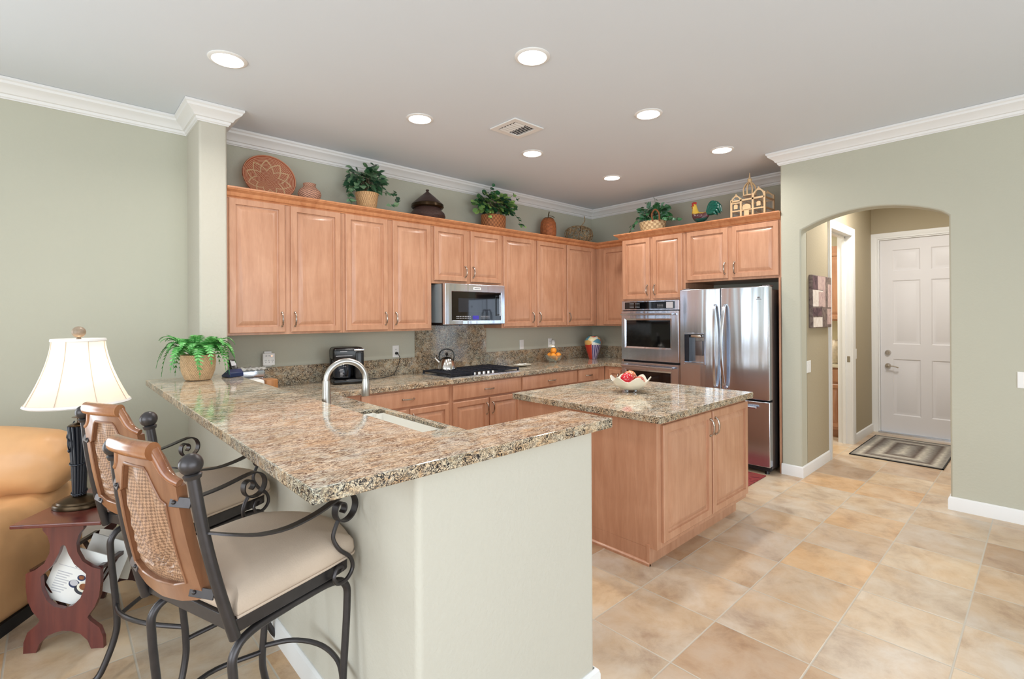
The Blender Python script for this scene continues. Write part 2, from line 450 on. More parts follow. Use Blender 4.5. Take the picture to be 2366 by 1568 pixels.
def thing(name, label, cat, loc=(0, 0, 0), rotz=0.0, group=None):
    o = bpy.data.objects.new(name, None); COL.objects.link(o)
    o.location = loc; o.rotation_euler = (0, 0, rotz); o.empty_display_size = 0.05
    o['label'] = label; o['category'] = cat
    if group: o['group'] = group
    return o
def tag(o, label, cat, group=None):
    o['label'] = label; o['category'] = cat
    if group: o['group'] = group
    return o
def struct(name, bm, m, parent=None, **kw):
    o = obj(name, bm, m, parent, **kw)
    if parent is None: o['kind'] = 'structure'
    return o
def dup(root, loc=None, rotz=None, label=None, group=None, parent=None):
    r = root.copy(); COL.objects.link(r)
    if loc is not None: r.location = loc
    if rotz is not None: r.rotation_euler = (0, 0, rotz)
    if label: r['label'] = label
    if group: r['group'] = group
    if parent: r.parent = parent
    for ch in list(root.children): dup(ch, parent=r)
    return r
def text_bm(s, size, F, depth=0.0006, align='CENTER'):
    """flat extruded lettering as a bmesh; F(x,y,z)->world"""
    cu = bpy.data.curves.new('lettering', 'FONT'); cu.body = s; cu.size = size; cu.extrude = depth
    cu.align_x = align; cu.align_y = 'CENTER'; cu.resolution_u = 2
    to = bpy.data.objects.new('lettering', cu); COL.objects.link(to)
    dg = bpy.context.evaluated_depsgraph_get(); me = bpy.data.meshes.new_from_object(to.evaluated_get(dg))
    bpy.data.objects.remove(to); bpy.data.curves.remove(cu)
    bm = BM(); bm.from_mesh(me); bpy.data.meshes.remove(me)
    for v in bm.verts: v.co = Vector(F(*v.co))
    return bm
# ================================================================ THE ROOM
CEIL = 3.07
bm = BM(); bx(bm, -3.7, 8.1, -3.7, 4.9, -0.06, 0.0); struct('floor', bm, M['tiles'], smooth=0)
# ceiling (room) with round openings left to the light fittings' own housings
bm = BM(); bx(bm, -3.7, 8.1, -3.7, 4.9, CEIL, CEIL+0.08); struct('ceiling', bm, M['ceiling'], smooth=0)

def wall_with_holes(name, axis, a_breaks, z_breaks, holes, d0, d1, mat):
    bm = BM()
    def ins(a, z): return not any(h[0] < a < h[1] and h[2] < z < h[3] for h in holes)
    cells(bm, a_breaks, z_breaks, ins, d0, d1)
    for v in bm.verts:
        a, z, d = v.co
        v.co = (a, d, z) if axis == 'y' else (d, a, z)
    return struct(name, bm, mat, smooth=0)
# left wall (seen at the left edge) with a glazed door further left, outside the frame
wall_with_holes('wall_left', 'y', [-3.62, -2.9, -1.3, 0.775], [0, 2.25, CEIL], [(-2.9, -1.3, 0, 2.25)], 4.60, 4.72, M['wall'])
bm = BM(); bx(bm, 0.775, 5.98, 4.59, 4.72, 0, CEIL); struct('wall_kitchen', bm, M['wall'], smooth=0)
bm = BM(); bx(bm, 5.86, 5.98, 1.745, 4.59, 0, CEIL); struct('wall_fridge', bm, M['wall'], smooth=0)
def rounded(poly, idx, r, n=5):
    out = []
    for i, p in enumerate(poly):
        if i in idx:
            a = Vector(poly[i-1])-Vector(p); b = Vector(poly[(i+1) % len(poly)])-Vector(p); a.normalize(); b.normalize()
            p = Vector(p); c = p+(a+b)*r; s = p+a*r-c; e = p+b*r-c
            for k in range(n+1):
                t = k/n*pi/2; out.append(tuple(c+s*cos(t)+e*sin(t)))
        else: out.append(tuple(p))
    return out
bm = BM(); prism(bm, rounded([(0.775, 4.60), (0.775, 4.17), (0.957, 4.17), (0.957, 4.60)], (1, 2), 0.018), XY, 0, CEIL)
struct('wall_pillar', bm, M['wall_bounce'])
# low wall carrying the raised bar
hw = [(0.775, 4.168), (0.775, 1.25), (1.60, 1.25), (1.60, 1.41), (0.94, 1.41), (0.94, 4.168)]
bm = BM(); prism(bm, rounded(hw, (1, 2, 3), 0.022), XY, 0, 1.063)
struct('wall_bar', bm, M['wall_bounce'])
# right wall with the arched passage
poly = [(-3.62, 0), (0.525, 0), (0.525, 2.29)]
cy_, zs_, rise = 1.0475, 2.305, 0.135
half = 0.5225; R_ = (half*half+rise*rise)/(2*rise)
for k in range(1, 24):
    y = 0.525+2*half*k/24
    poly.append((y, zs_+rise-R_+math.sqrt(R_*R_-(y-cy_)**2)))
poly += [(1.57, 2.31), (1.57, 0), (1.745, 0), (1.745, CEIL), (-3.62, CEIL)]
bm = BM(); prism(bm, poly, YZ, 5.13, 5.29); struct('wall_right', bm, M['wall'], bevel=0.012)
bm = BM(); bx(bm, 5.29, 5.965, 1.57, 1.745, 0, CEIL); struct('wall_hall_left', bm, M['hallwall'], smooth=0)
bm = BM(); bx(bm, 6.945, 7.97, 1.57, 1.70, 0, CEIL); bx(bm, 5.965, 6.945, 1.57, 1.70, 2.53, CEIL); struct('wall_hall_side', bm, M['hallwall'], smooth=0)
bm = BM(); bx(bm, 5.29, 7.97, 0.30, 0.42, 0, CEIL); struct('wall_hall_right', bm, M['hallwall'], smooth=0)
wall_with_holes('wall_hall_end', 'x', [0.42, 0.55, 1.50, 1.57], [0, 2.49, CEIL], [(0.55, 1.50, 0, 2.49)], 7.85, 7.97, M['hallwall'])
# unseen sides that carry the daylight
wall_with_holes('wall_south', 'y', [-3.5, -2.3, 3.5, 5.13], [0, 2.6, CEIL], [(-2.3, 3.5, 0, 2.6)], -3.62, -3.50, M['wall'])
wall_with_holes('wall_west', 'x', [-3.5, -2.0, 2.4, 4.60], [0, 0.5, 2.5, CEIL], [(-2.0, 2.4, 0.5, 2.5)], -3.62, -3.50, M['wall'])
# laundry room
bm = BM(); bx(bm, 7.72, 7.80, 1.70, 3.6, 0, CEIL); bx(bm, 5.98, 7.80, 3.6, 3.68, 0, CEIL); struct('wall_laundry', bm, M['laundrywall'], smooth=0)

# crown moulding
CP = [(0, -0.002), (0.098, -0.002), (0.098, -0.018), (0.088, -0.026), (0.083, -0.040), (0.066, -0.052), (0.045, -0.068), (0.034, -0.088), (0.022, -0.092), (0.018, -0.108), (0.010, -0.114), (0.010, -0.120), (0, -0.120)]
CP = [(a, CEIL+z) for a, z in CP]
room = [(-3.5, 4.60), (0.775, 4.60), (0.775, 4.17), (0.957, 4.17), (0.957, 4.59), (5.86, 4.59), (5.86, 1.745), (5.13, 1.745), (5.13, -3.5), (-3.5, -3.5)]
bm = BM(); mould(bm, room, CP, closed=True); struct('trim_1', bm, M['trim'], smooth=25)
# baseboards
BP = [(0, 0), (0.016, 0), (0.016, 0.078), (0.013, 0.086), (0.013, 0.090), (0.009, 0.097), (0.004, 0.101), (0, 0.101)]
def baseboard(name, path):
    bm = BM(); mould(bm, path, BP); return struct(name, bm, M['trim'], smooth=25)
baseboard('baseboard_left', [(-1.3, 4.60), (0.775, 4.60), (0.775, 4.17)])
baseboard('baseboard_bar', [(0.775, 1.2502), (0.775, 1.2498), (1.60, 1.25), (1.60, 1.41)][1:])
baseboard('baseboard_bar_side', [(0.775, 4.155), (0.775, 1.25), (0.79, 1.25)][:2])
baseboard('baseboard_arch_left', [(5.13, 1.745), (5.13, 1.57)])
bm = BM(); mould(bm, [(5.13, 1.745), (5.13, 1.57), (5.955, 1.57)], BP); o = struct('baseboard_passage', bm, M['trim'], smooth=25)
baseboard('baseboard_right', [(5.29, 0.525), (5.13, 0.525), (5.13, -3.5)])
baseboard('baseboard_hall', [(6.96, 1.57), (7.85, 1.57), (7.85, 1.56)])
bpy.data.objects.remove(bpy.data.objects['baseboard_arch_left'])

# laundry doorway: casing and jamb
bm = BM()
def casing(bm, F, w, h, cw=0.085):
    """three sided casing around an opening of w x h; F(u,v,n)"""
    prof = [(0.0, 0.0), (0.0, 0.012), (0.02, 0.012), (0.03, 0.017), (cw-0.012, 0.022), (cw, 0.022), (cw, 0.0)]
    R = []
    for o_, n_ in prof:
        R.append([bm.verts.new(F(u, v, n_)) for u, v in ((-o_, 0), (-o_, h+o_), (w+o_, h+o_), (w+o_, 0))])
    n = len(prof)
    for i in range(n):
        a, b = R[i], R[(i+1) % n]
        for j in range(3): bm.faces.new((a[j], a[j+1], b[j+1], b[j]))
    bm.faces.new([r[0] for r in R]); bm.faces.new([r[-1] for r in R][::-1])
casing(bm, lambda u, v, n: (6.055+u, 1.57-n, v), 0.81, 2.44)
bx(bm, 5.965, 6.055, 1.57, 1.71, 0, 2.44); bx(bm, 6.865, 6.945, 1.571, 1.71, 0, 2.44); bx(bm, 5.965, 6.945, 1.571, 1.71, 2.44, 2.529)
bx(bm, 6.845, 6.865, 1.63, 1.66, 0, 2.44); bx(bm, 6.055, 6.865, 1.63, 1.66, 2.42, 2.44)
fr = struct('door_1', bm, M['trim'], smooth=25)
bm = BM(); bx(bm, 6.8635, 6.8655, 1.585, 1.615, 0.96, 1.03); obj('strike_plate', bm, M['chrome'], fr)

# white six panel door at the end of the passage
bm = BM(); casing(bm, lambda u, v, n: (7.85-n, 0.55+u, v), 0.95, 2.49, 0.07)
bx(bm, 7.85, 7.97, 1.485, 1.499, 0.0, 2.489); bx(bm, 7.85, 7.97, 0.551, 0.565, 0.0, 2.489); bx(bm, 7.85, 7.97, 0.565, 1.485, 2.475, 2.489)
d2 = struct('door_2', bm, M['trim'], smooth=25)
bm = BM(); X0 = 7.875
def panel_slab(bm, F, W_, H_, holes, th=0.04):
    """slab with sunk raised panels: holes (u0,u1,v0,v1)"""
    us = sorted({0, W_, *[h[0] for h in holes], *[h[1] for h in holes]}); vs = sorted({0, H_, *[h[2] for h in holes], *[h[3] for h in holes]})
    b2 = BM()
    cells(b2, us, vs, lambda a, b: not any(h[0] < a < h[1] and h[2] < b < h[3] for h in holes), -th, 0)
    for v in b2.verts: v.co = Vector(F(v.co.x, v.co.y, v.co.z))
    merge(bm, b2)
    for h in holes:
        rings(bm, h[1]-h[0], h[3]-h[2], [(0, -th), (0, 0), (0.012, -0.008), (0.030, -0.009), (0.052, -0.002)], lambda u, v, n: F(h[0]+u, h[2]+v, n))
SW, SH = 0.914, 2.454
zs = [(0.22, 0.93), (1.12, 1.93), (2.05, 2.32)]
holes = [(a, a+0.28, z0, z1) for z0, z1 in zs for a in (0.125, 0.507)]
panel_slab(bm, lambda u, v, n: (X0-n, 0.569+u, 0.02+v), SW, SH, holes)
sl = obj('door_panel', bm, M['doorwhite'], d2, smooth=25)
bm = BM()
cyl(bm, (X0, 1.405, 1.03), (X0-0.022, 1.405, 1.03), 0.034, 0.028, 20); cyl(bm, (X0-0.022, 1.405, 1.03), (X0-0.034, 1.405, 1.03), 0.016, 0.014, 16)
obj('deadbolt', bm, M['chrome'], sl)
bm = BM()
cyl(bm, (X0, 1.405, 0.86), (X0-0.018, 1.405, 0.86), 0.034, 0.030, 20); cyl(bm, (X0-0.018, 1.405, 0.86), (X0-0.05, 1.405, 0.86), 0.012, 0.012, 12)
tube(bm, [(X0-0.05, 1.41, 0.86), (X0-0.052, 1.36, 0.862), (X0-0.05, 1.32, 0.855), (X0-0.044, 1.292, 0.845)], 0.008, 8, 4)
obj('door_handle', bm, M['chrome'], sl)
bm = BM(); bx(bm, 7.81, 7.88, 0.55, 1.50, 0, 0.018); obj('threshold', bm, M['steel'], d2)

# glazed openings on the unseen sides
def window(name, F, w, h, nx, nz):
    bm = BM(); t = 0.06
    b2 = BM(); us = [0, t]; 
    for i in range(nx): us += [t+(w-t)*(i+1)/nx-t*0.5 if i < nx-1 else w-t, t+(w-t)*(i+1)/nx+t*0.5 if i < nx-1 else w]
    hs = [(us[2*i+1], us[2*i+2]) for i in range(nx)]
    cells(b2, us, [0, t, h-t, h], lambda a, b: not (t < b < h-t and any(p < a < q for p, q in hs)), -0.05, 0.0)
    for v in b2.verts: v.co = Vector(F(*v.co))
    merge(bm, b2)
    o = struct(name, bm, M['trim'], smooth=0)
    return o
window('window_1', lambda u, v, n: (-2.3+u, -3.58-n*0.8, v), 5.8, 2.6, 4, 1)
window('window_2', lambda u, v, n: (-3.58-n*0.8, -2.0+u, 0.5+v), 4.4, 2.0, 3, 1)
window('window_3', lambda u, v, n: (-2.9+u, 4.68+n*0.8, v), 1.6, 2.25, 2, 1)

# ================================================================ RECESSED LIGHTS
def lamp_disc(loc, power):
    l = bpy.data.lights.new('downlight_glow', 'AREA'); l.shape = 'DISK'; l.size = 0.15; l.energy = power; l.color = (1.0, 0.955, 0.90); l.spread = radians(150)
    o = bpy.data.objects.new('downlight_glow', l); COL.objects.link(o); o.location = loc; return o
spots = [(0.770, 3.333, 'round recessed ceiling light nearest the left pillar'),
         (2.104, 2.086, 'round recessed ceiling light at top centre, the largest in view'),
         (2.107, 3.330, 'round recessed ceiling light left of the air vent'),
         (3.348, 3.326, 'round recessed ceiling light just beyond the air vent'),
         (3.361, 2.081, 'round recessed ceiling light above the island, right of the vent'),
         (4.601, 3.316, 'round recessed ceiling light deepest towards the kitchen corner'),
         (4.605, 2.072, 'round recessed ceiling light nearest the refrigerator and right wall')]
first = None
for x, y, lab in spots:
    if first is None:
        first = thing('recessed_light', lab, 'ceiling light', (x, y, CEIL), 0, 'recessed ceiling lights')
        bm = BM(); lathe(bm, [(0.082, 0.0), (0.106, 0.0), (0.106, -0.003), (0.098, -0.008), (0.086, -0.009), (0.080, -0.002)], 40, (x, y, CEIL), caps=False)
        obj('trim_ring', bm, M['trim'], first)
        bm = BM(); lathe(bm, [(0.081, -0.001), (0.081, -0.004), (0.06, -0.013), (0.03, -0.018), (0.0001, -0.019)], 36, (x, y, CEIL), caps=True)
        obj('diffuser', bm, M['bulb'], first)
    else: dup(first, (x, y, CEIL), label=lab)
    lamp_disc((x, y, CEIL-0.03), 9.5)

# air vent
v = thing('air_vent', 'square white metal air vent with curved louvres in the ceiling', 'vent', (2.80, 2.96, CEIL))
bm = BM()
cells(bm, [2.64, 2.69, 2.915, 2.965], [2.81, 2.86, 3.065, 3.115], lambda a, b: not (2.69 < a < 2.915 and 2.86 < b < 3.065), CEIL-0.012, CEIL-0.001)
obj('frame', bm, M['trim'], v, bevel=0.003)
bm = BM(); bx(bm, 2.69, 2.915, 2.86, 3.065, CEIL-0.004, CEIL-0.001); obj('backing', bm, M['dark_print'], v)
for k in range(6):
    bm = BM(); y = 2.875+k*0.034
    sweep(bm, [(2.695, y, CEIL-0.010), (2.80, y, CEIL-0.010)], [(-0.010, -0.0012), (0.010, 0.005), (0.010, 0.0065), (-0.010, 0.0008)], up=(0, 1, 0.0))
    obj('louvre', bm, M['trim'], v)
for k in range(4):
    bm = BM(); x = 2.825+k*0.025
    sweep(bm, [(x, 2.865, CEIL-0.010), (x, 3.06, CEIL-0.010)], [(-0.008, -0.0012), (0.008, 0.005), (0.008, 0.0065), (-0.008, 0.0008)], up=(1, 0, 0))
    obj('louvre', bm, M['trim'], v)
# ================================================================ CABINETS
DOOR = [(0, 0), (0, 0.016), (0.005, 0.020), (0.047, 0.020), (0.049, 0.0075), (0.060, 0.0055), (0.092, 0.0190), (0.096, 0.0190)]
DRAWER = [(0, 0), (0, 0.014), (0.006, 0.019), (0.012, 0.020)]
def FA(yf, x0, z0): return lambda u, v, n: (x0+u, yf-n, z0+v)         # faces the room from the cooktop wall
def FB(xf, y0, z0): return lambda u, v, n: (xf-n, y0+u, z0+v)         # faces the room from the refrigerator wall
def FS(xf, y0, z0): return lambda u, v, n: (xf+n, y0+u, z0+v)         # faces +x (sink side)
def pull(parent, F, u, v, vertical=True, L=0.112):
    """twisted bow handle; F is the frame of the door face; (u,v) the middle"""
    def P(s, n, w=0): return F(u+w, v+s, n) if vertical else F(u+s, v+w, n)
    h = L/2
    bm = BM()
    pts = [P(-h, 0.004), P(-h*0.92, 0.014), P(-h*0.6, 0.026), P(0, 0.031), P(h*0.6, 0.026), P(h*0.92, 0.014), P(h, 0.004)]
    tube(bm, pts, 0.0056, 8, 4, scale=lambda t: 0.75+0.5*abs(sin(t*pi))+0.16*sin(t*70))
    for s in (-h, h):
        ball(bm, Vector(P(s, 0.006)), 0.0085, 10)
        cyl(bm, P(s, -0.001), P(s, 0.004), 0.009, 0.009, 10)
    return obj('handle', bm, M['handle'], parent)
def door(parent, F, w, h, hu=None, hv=None, name='door', vertical=True, rr=None):
    bm = BM(); rings(bm, w, h, rr or DOOR, F)
    d = obj(name, bm, M['maple'], parent, smooth=25)
    if hu is not None: pull(d, lambda a, b, n: F(a, b, n+0.020), hu, hv, vertical)
    return d
def cabinet(name, label, box, doors, kind='A', face=None, group=None, toe=None, cat='cabinet'):
    x0, x1, y0, y1, z0, z1 = box
    t = thing(name, label, cat, ((x0+x1)/2, (y0+y1)/2, z0 if not toe else 0), 0, group)
    bm = BM(); bx(bm, *box)
    if toe: bx(bm, *toe)
    obj('body', bm, M['maple'], t, smooth=0, bevel=0.0015)
    for d in doors: 
        # d: (kind, a0, a1, z0, z1, handle) handle: 'L','R' + 'b'/'t', 'H'
        k, a0, a1, q0, q1, hd = d
        F = {'A': FA(face, a0, q0), 'B': FB(face, a0, q0), 'S': FS(face, a0, q0)}[kind]
        w, h = a1-a0, q1-q0
        if k == 'w': door(t, F, w, h, w/2, h/2, 'drawer', False, DRAWER)
        elif hd is None: door(t, F, w, h)
        else:
            hu = 0.028 if hd[0] == 'L' else w-0.028
            hv = 0.105 if hd[1] == 'b' else h-0.105
            door(t, F, w, h, hu, hv)
    return t
ZU0, ZU1 = 1.385, 2.505
G1 = 'wall cabinets beside the cooktop'
cabinet('wall_cabinet', 'tall two door maple wall cabinet next to the left pillar', (0.960, 1.8795, 4.25, 4.588, ZU0, ZU1), [('d', 0.98, 1.390, 1.402, 2.442, 'Rb'), ('d', 1.437, 1.857, 1.402, 2.442, 'Lb')], 'A', 4.249, G1)
cabinet('wall_cabinet', 'tall two door maple wall cabinet just left of the microwave', (1.8805, 2.8145, 4.25, 4.588, ZU0, ZU1), [('d', 1.905, 2.319, 1.402, 2.442, 'Rb'), ('d', 2.371, 2.800, 1.402, 2.442, 'Lb')], 'A', 4.249, G1)
cabinet('wall_cabinet', 'short two door maple cabinet above the microwave', (2.8155, 3.7645, 4.25, 4.588, 1.862, ZU1), [('d', 2.842, 3.259, 1.893, 2.442, 'Rb'), ('d', 3.309, 3.744, 1.893, 2.442, 'Lb')], 'A', 4.249, G1)
cabinet('wall_cabinet', 'tall two door maple wall cabinet just right of the microwave', (3.7655, 4.8825, 4.25, 4.588, ZU0, ZU1), [('d', 3.785, 4.278, 1.402, 2.442, 'Rb'), ('d', 4.338, 4.870, 1.402, 2.442, 'Lb')], 'A', 4.249, G1)
cabinet('wall_cabinet', 'single door maple wall cabinet ending at the inner corner', (4.8835, 5.52, 4.25, 4.588, ZU0, ZU1), [('d', 4.892, 5.447, 1.402, 2.442, 'Lb')], 'A', 4.249, G1)
cabinet('wall_cabinet', 'maple corner wall cabinet between corner and oven tower', (5.52, 5.858, 3.582, 4.249, ZU0, ZU1), [('d', 3.66, 4.118, 1.402, 2.420, None)], 'B', 5.519)
# tall oven tower and refrigerator surround
t = thing('oven_tower', 'tall maple cabinet housing the two wall ovens', 'cabinet', (5.5, 3.16, 0))
bm = BM()
bx(bm, 5.17, 5.858, 3.565, 3.58, 0.0, ZU1); bx(bm, 5.17, 5.858, 2.745, 2.80, 0.0, ZU1)
bx(bm, 5.17, 5.858, 2.80, 3.565, 1.700, ZU1); bx(bm, 5.19, 5.858, 2.80, 3.565, 0.0, 0.39)
obj('body', bm, M['maple'], t, smooth=0, bevel=0.0015)
door(t, FB(5.169, 3.187, 1.718), 0.375, 0.722, 0.028, 0.105)
door(t, FB(5.169, 2.776, 1.718), 0.370, 0.722, 0.342, 0.105)
t = thing('refrigerator_cabinet', 'two door maple cabinet above the refrigerator with side panel', 'cabinet', (5.5, 2.24, 0))
bm = BM(); bx(bm, 5.17, 5.858, 1.748, 2.744, 1.882, ZU1); obj('body', bm, M['maple'], t, smooth=0, bevel=0.0015)
bm = BM(); bx(bm, 5.135, 5.858, 1.748, 1.766, 0, 1.8815); obj('side_panel', bm, M['maple'], t, smooth=0)
door(t, FB(5.169, 2.266, 1.905), 0.452, 0.530, 0.028, 0.105)
door(t, FB(5.169, 1.772, 1.905), 0.449, 0.530, 0.421, 0.105)
# crown on the cabinets: stepped cornice following the fronts
KP = [(-0.004, 2.443), (0.006, 2.443), (0.010, 2.452), (0.022, 2.456), (0.030, 2.466), (0.036, 2.482), (0.052, 2.492), (0.062, 2.497), (0.068, 2.506), (0.072, 2.507), (0.074, 2.518), (-0.004, 2.518)]
bm = BM(); mould(bm, [(0.960, 4.249), (5.519, 4.249), (5.519, 3.582)], KP)
tag(obj('cabinet_cornice', bm, M['maple_crown'], smooth=25), 'reddish wood cornice along the cooktop wall cabinets and corner', 'cornice')
bm = BM(); mould(bm, [(5.50, 3.582), (5.169, 3.582), (5.169, 1.748)], [(a, z+0.0015) for a, z in KP])
tag(obj('cabinet_cornice', bm, M['maple_crown'], smooth=25), 'wood cornice above the oven tower and refrigerator cabinets', 'cornice')

# base cabinets under the cooktop wall
BZ0, BZ1 = 0.10, 0.879
G2 = 'base cabinets under the cooktop counter'
def base_unit(label, x0, x1, dr, doors):
    return cabinet('base_cabinet', label, (x0, x1, 3.871, 4.588, BZ0, BZ1), [('w', *dr, 0.722, 0.864, 'H')]+[('d', a, b, 0.125, 0.700, h) for a, b, h in doors], 'A', 3.870, G2, toe=(x0, x1, 3.94, 4.58, 0, 0.10))
base_unit('maple base cabinet nearest the sink end of the cooktop counter', 1.625, 2.7655, (1.862, 2.744), [(1.862, 2.285, 'Rt'), (2.322, 2.744, 'Lt')])
base_unit('maple base cabinet directly under the gas cooktop', 2.7665, 3.6965, (2.792, 3.684), [(2.792, 3.232, 'Rt'), (3.252, 3.684, 'Lt')])
base_unit('wide drawer maple base cabinet right of the cooktop', 3.6975, 4.6375, (3.711, 4.625), [(3.711, 4.155, 'Rt'), (4.18, 4.625, 'Lt')])
base_unit('narrow drawer maple base cabinet beside the inner corner', 4.6385, 5.185, (4.650, 5.036), [(4.650, 5.036, 'Lt')])
cabinet('base_cabinet', 'small pale maple base cabinet between corner and oven tower', (5.19, 5.858, 3.582, 3.869, BZ0, BZ1), [('d', 3.615, 3.80, 0.125, 0.845, 'Lt')], 'B', 5.189, toe=(5.26, 5.85, 3.582, 3.869, 0, 0.10))
cabinet('sink_cabinet', 'maple sink base cabinet behind the low bar wall', (0.9415, 1.570, 1.412, 3.80, BZ0, BZ1-0.2), [('d', 1.46, 1.98, 0.125, 0.66, 'Rt'), ('d', 2.02, 2.54, 0.125, 0.66, 'Rt'), ('d', 2.58, 3.10, 0.125, 0.66, 'Lt'), ('d', 3.14, 3.74, 0.125, 0.66, 'Lt')], 'S', 1.571, toe=(0.9415, 1.50, 1.412, 3.80, 0, 0.10))
bm = BM(); bx(bm, 0.9415, 1.57, 1.412, 2.10, BZ1-0.199, BZ1); bx(bm, 0.9415, 1.57, 3.05, 3.80, BZ1-0.199, BZ1); bx(bm, 1.5635, 1.57, 2.10, 3.05, BZ1-0.199, BZ1)
obj('body', bm, M['maple'], bpy.data.objects['sink_cabinet'], smooth=0)

# ================================================================ COUNTERS
TZ0, TZ1 = 0.880, 0.925
def slab(name, label, xs, ys, ins, z0, z1, cat, bev=0.004):
    bm = BM(); cells(bm, xs, ys, ins, z0, z1)
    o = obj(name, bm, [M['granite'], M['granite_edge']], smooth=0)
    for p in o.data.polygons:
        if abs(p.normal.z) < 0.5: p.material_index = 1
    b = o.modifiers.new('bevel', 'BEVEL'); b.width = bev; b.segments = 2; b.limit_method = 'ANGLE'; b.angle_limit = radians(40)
    return tag(o, label, cat)
def in_ctr(x, y):
    if 1.07 < x < 1.555 and 2.20 < y < 2.95: return False
    if x < 0.957 and y > 4.165: return False
    return (x < 1.60) or (y > 3.84) or (x > 5.17 and y > 3.582)
slab('kitchen_counter', 'polished gold granite counter running from the sink along the cooktop wall', [0.9415, 0.96, 1.07, 1.555, 1.60, 5.17, 5.858], [1.412, 2.20, 2.95, 3.582, 3.84, 4.165, 4.588], in_ctr, TZ0, TZ1, 'countertop')
def in_bar(x, y): return x < 0.98 or y < 1.457
slab('bar_counter', 'raised granite breakfast bar top wrapping around the low wall', [0.457, 0.98, 1.674], [1.21, 1.457, 4.165], in_bar, 1.064, 1.104, 'bar top')
# low and high backsplash
bm = BM()
cells(bm, [0.962, 5.858], [0.9255, 1.092], lambda a, b: b < 1.092, 4.568, 4.589)
for v_ in bm.verts: v_.co = (v_.co.x, v_.co.z, v_.co.y)
bx(bm, 5.838, 5.859, 3.584, 4.5675, 0.9255, 1.092)
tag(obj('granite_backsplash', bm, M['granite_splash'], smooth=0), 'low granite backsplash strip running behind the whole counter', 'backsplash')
bm = BM(); bx(bm, 2.824, 3.798, 4.570, 4.589, 1.093, 1.383); bx(bm, 2.824, 3.763, 4.570, 4.589, 1.383, 1.431)
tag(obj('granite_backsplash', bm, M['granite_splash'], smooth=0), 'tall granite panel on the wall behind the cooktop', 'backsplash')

# sink bowl and faucet
bm = BM()
b2 = BM(); bx(b2, 1.0715, 1.5535, 2.2015, 2.9485, 0.69, 0.906)
f = [f for f in b2.faces if f.calc_center_median().z > 0.90]; bmesh.ops.delete(b2, geom=f, context='FACES')
bmesh.ops.bevel(b2, geom=[e for e in b2.edges if not e.is_boundary], offset=0.045, segments=4, affect='EDGES')
g = bmesh.ops.solidify(b2, geom=b2.faces[:], thickness=0.008)
merge(bm, b2); s = obj('kitchen_sink', bm, M['sink'])
tag(s, 'white undermount kitchen sink set below the granite counter', 'sink')
bm = BM(); cyl(bm, (1.30, 2.57, 0.70), (1.30, 2.57, 0.706), 0.045, 0.045, 20); obj('drain', bm, M['chrome'], s)

fx, fy = 1.025, 2.515
t = thing('kitchen_faucet', 'tall brushed nickel gooseneck faucet behind the breakfast bar', 'faucet', (fx, fy, TZ1))
bm = BM(); lathe(bm, [(0.034, 0.0), (0.034, 0.006), (0.028, 0.03), (0.0215, 0.20), (0.0185, 0.27)], 24, (fx, fy, TZ1)); obj('base', bm, M['nickel'], t)
bm = BM()
dx, dy = 0.970, -0.242
arc = [(fx, fy, TZ1+0.262), (fx, fy, 1.16)]
Rr = 0.099
for k in range(0, 13):
    a = pi-k*pi/12*1.0
    arc.append((fx+dx*(Rr+Rr*cos(a)), fy+dy*(Rr+Rr*cos(a)), 1.192+Rr*sin(a)))
tube(bm, arc, 0.0155, 14, 3); obj('spout', bm, M['nickel'], t)
bm = BM(); ex, ey = fx+dx*2*Rr, fy+dy*2*Rr
lathe(bm, [(0.015, 0.0), (0.019, -0.02), (0.023, -0.085), (0.021, -0.093)], 20, (ex, ey, 1.196)); obj('spray_head', bm, M['nickel'], t)
bm = BM(); tube(bm, [(fx+0.02, fy-0.015, 0.985), (fx+0.05, fy-0.04, 0.992), (fx+0.085, fy-0.07, 1.005)], 0.006, 8, 4); obj('lever', bm, M['nickel'], t)
sx_, sy_ = 1.13, 2.50
t = thing('soap_dispenser', 'small chrome soap dispenser beside the gooseneck faucet', 'dispenser', (sx_, sy_, TZ1))
bm = BM(); lathe(bm, [(0.018, 0), (0.018, 0.012), (0.010, 0.02), (0.008, 0.05), (0.010, 0.052), (0.010, 0.066)], 16, (sx_, sy_, TZ1)); obj('pump', bm, M['chrome'], t)
bm = BM(); tube(bm, [(sx_, sy_, TZ1+0.06), (sx_+0.03, sy_-0.02, TZ1+0.066), (sx_+0.06, sy_-0.045, TZ1+0.04)], 0.005, 8, 4); obj('nozzle', bm, M['chrome'], t)

# ================================================================ ISLAND
t = thing('kitchen_island', 'maple kitchen island cabinet with two doors facing the viewer', 'island', (3.29, 2.2, 0))
bm = BM(); bx(bm, 2.652, 3.94, 1.60, 2.80, 0.11, 0.878); bx(bm, 2.652, 2.6545, 1.66, 2.80, 0.0, 0.1095)
obj('body', bm, M['maple'], t, smooth=0, bevel=0.002)
bm = BM(); bx(bm, 2.655, 3.895, 1.660, 2.78, 0.0, 0.111); obj('toe_kick', bm, M['maple'], t, smooth=0)
bm = BM(); mould(bm, [(2.652, 2.80), (2.652, 1.660), (2.664, 1.660)], [(0, 0), (0.012, 0), (0.012, 0.014), (0.006, 0.022), (0, 0.024)]); bx(bm, 2.645, 2.658, 1.648, 1.668, 0, 0.13)
obj('base_trim', bm, M['maple'], t)
door(t, FA(1.599, 2.700, 0.145), 0.628, 0.712, 0.600, 0.607)
door(t, FA(1.599, 3.348, 0.145), 0.585, 0.712, 0.028, 0.607)
slab('island_counter', 'polished granite top of the kitchen island', [2.615, 3.972], [1.553, 2.832], lambda x, y: True, 0.880, 0.925, 'countertop')

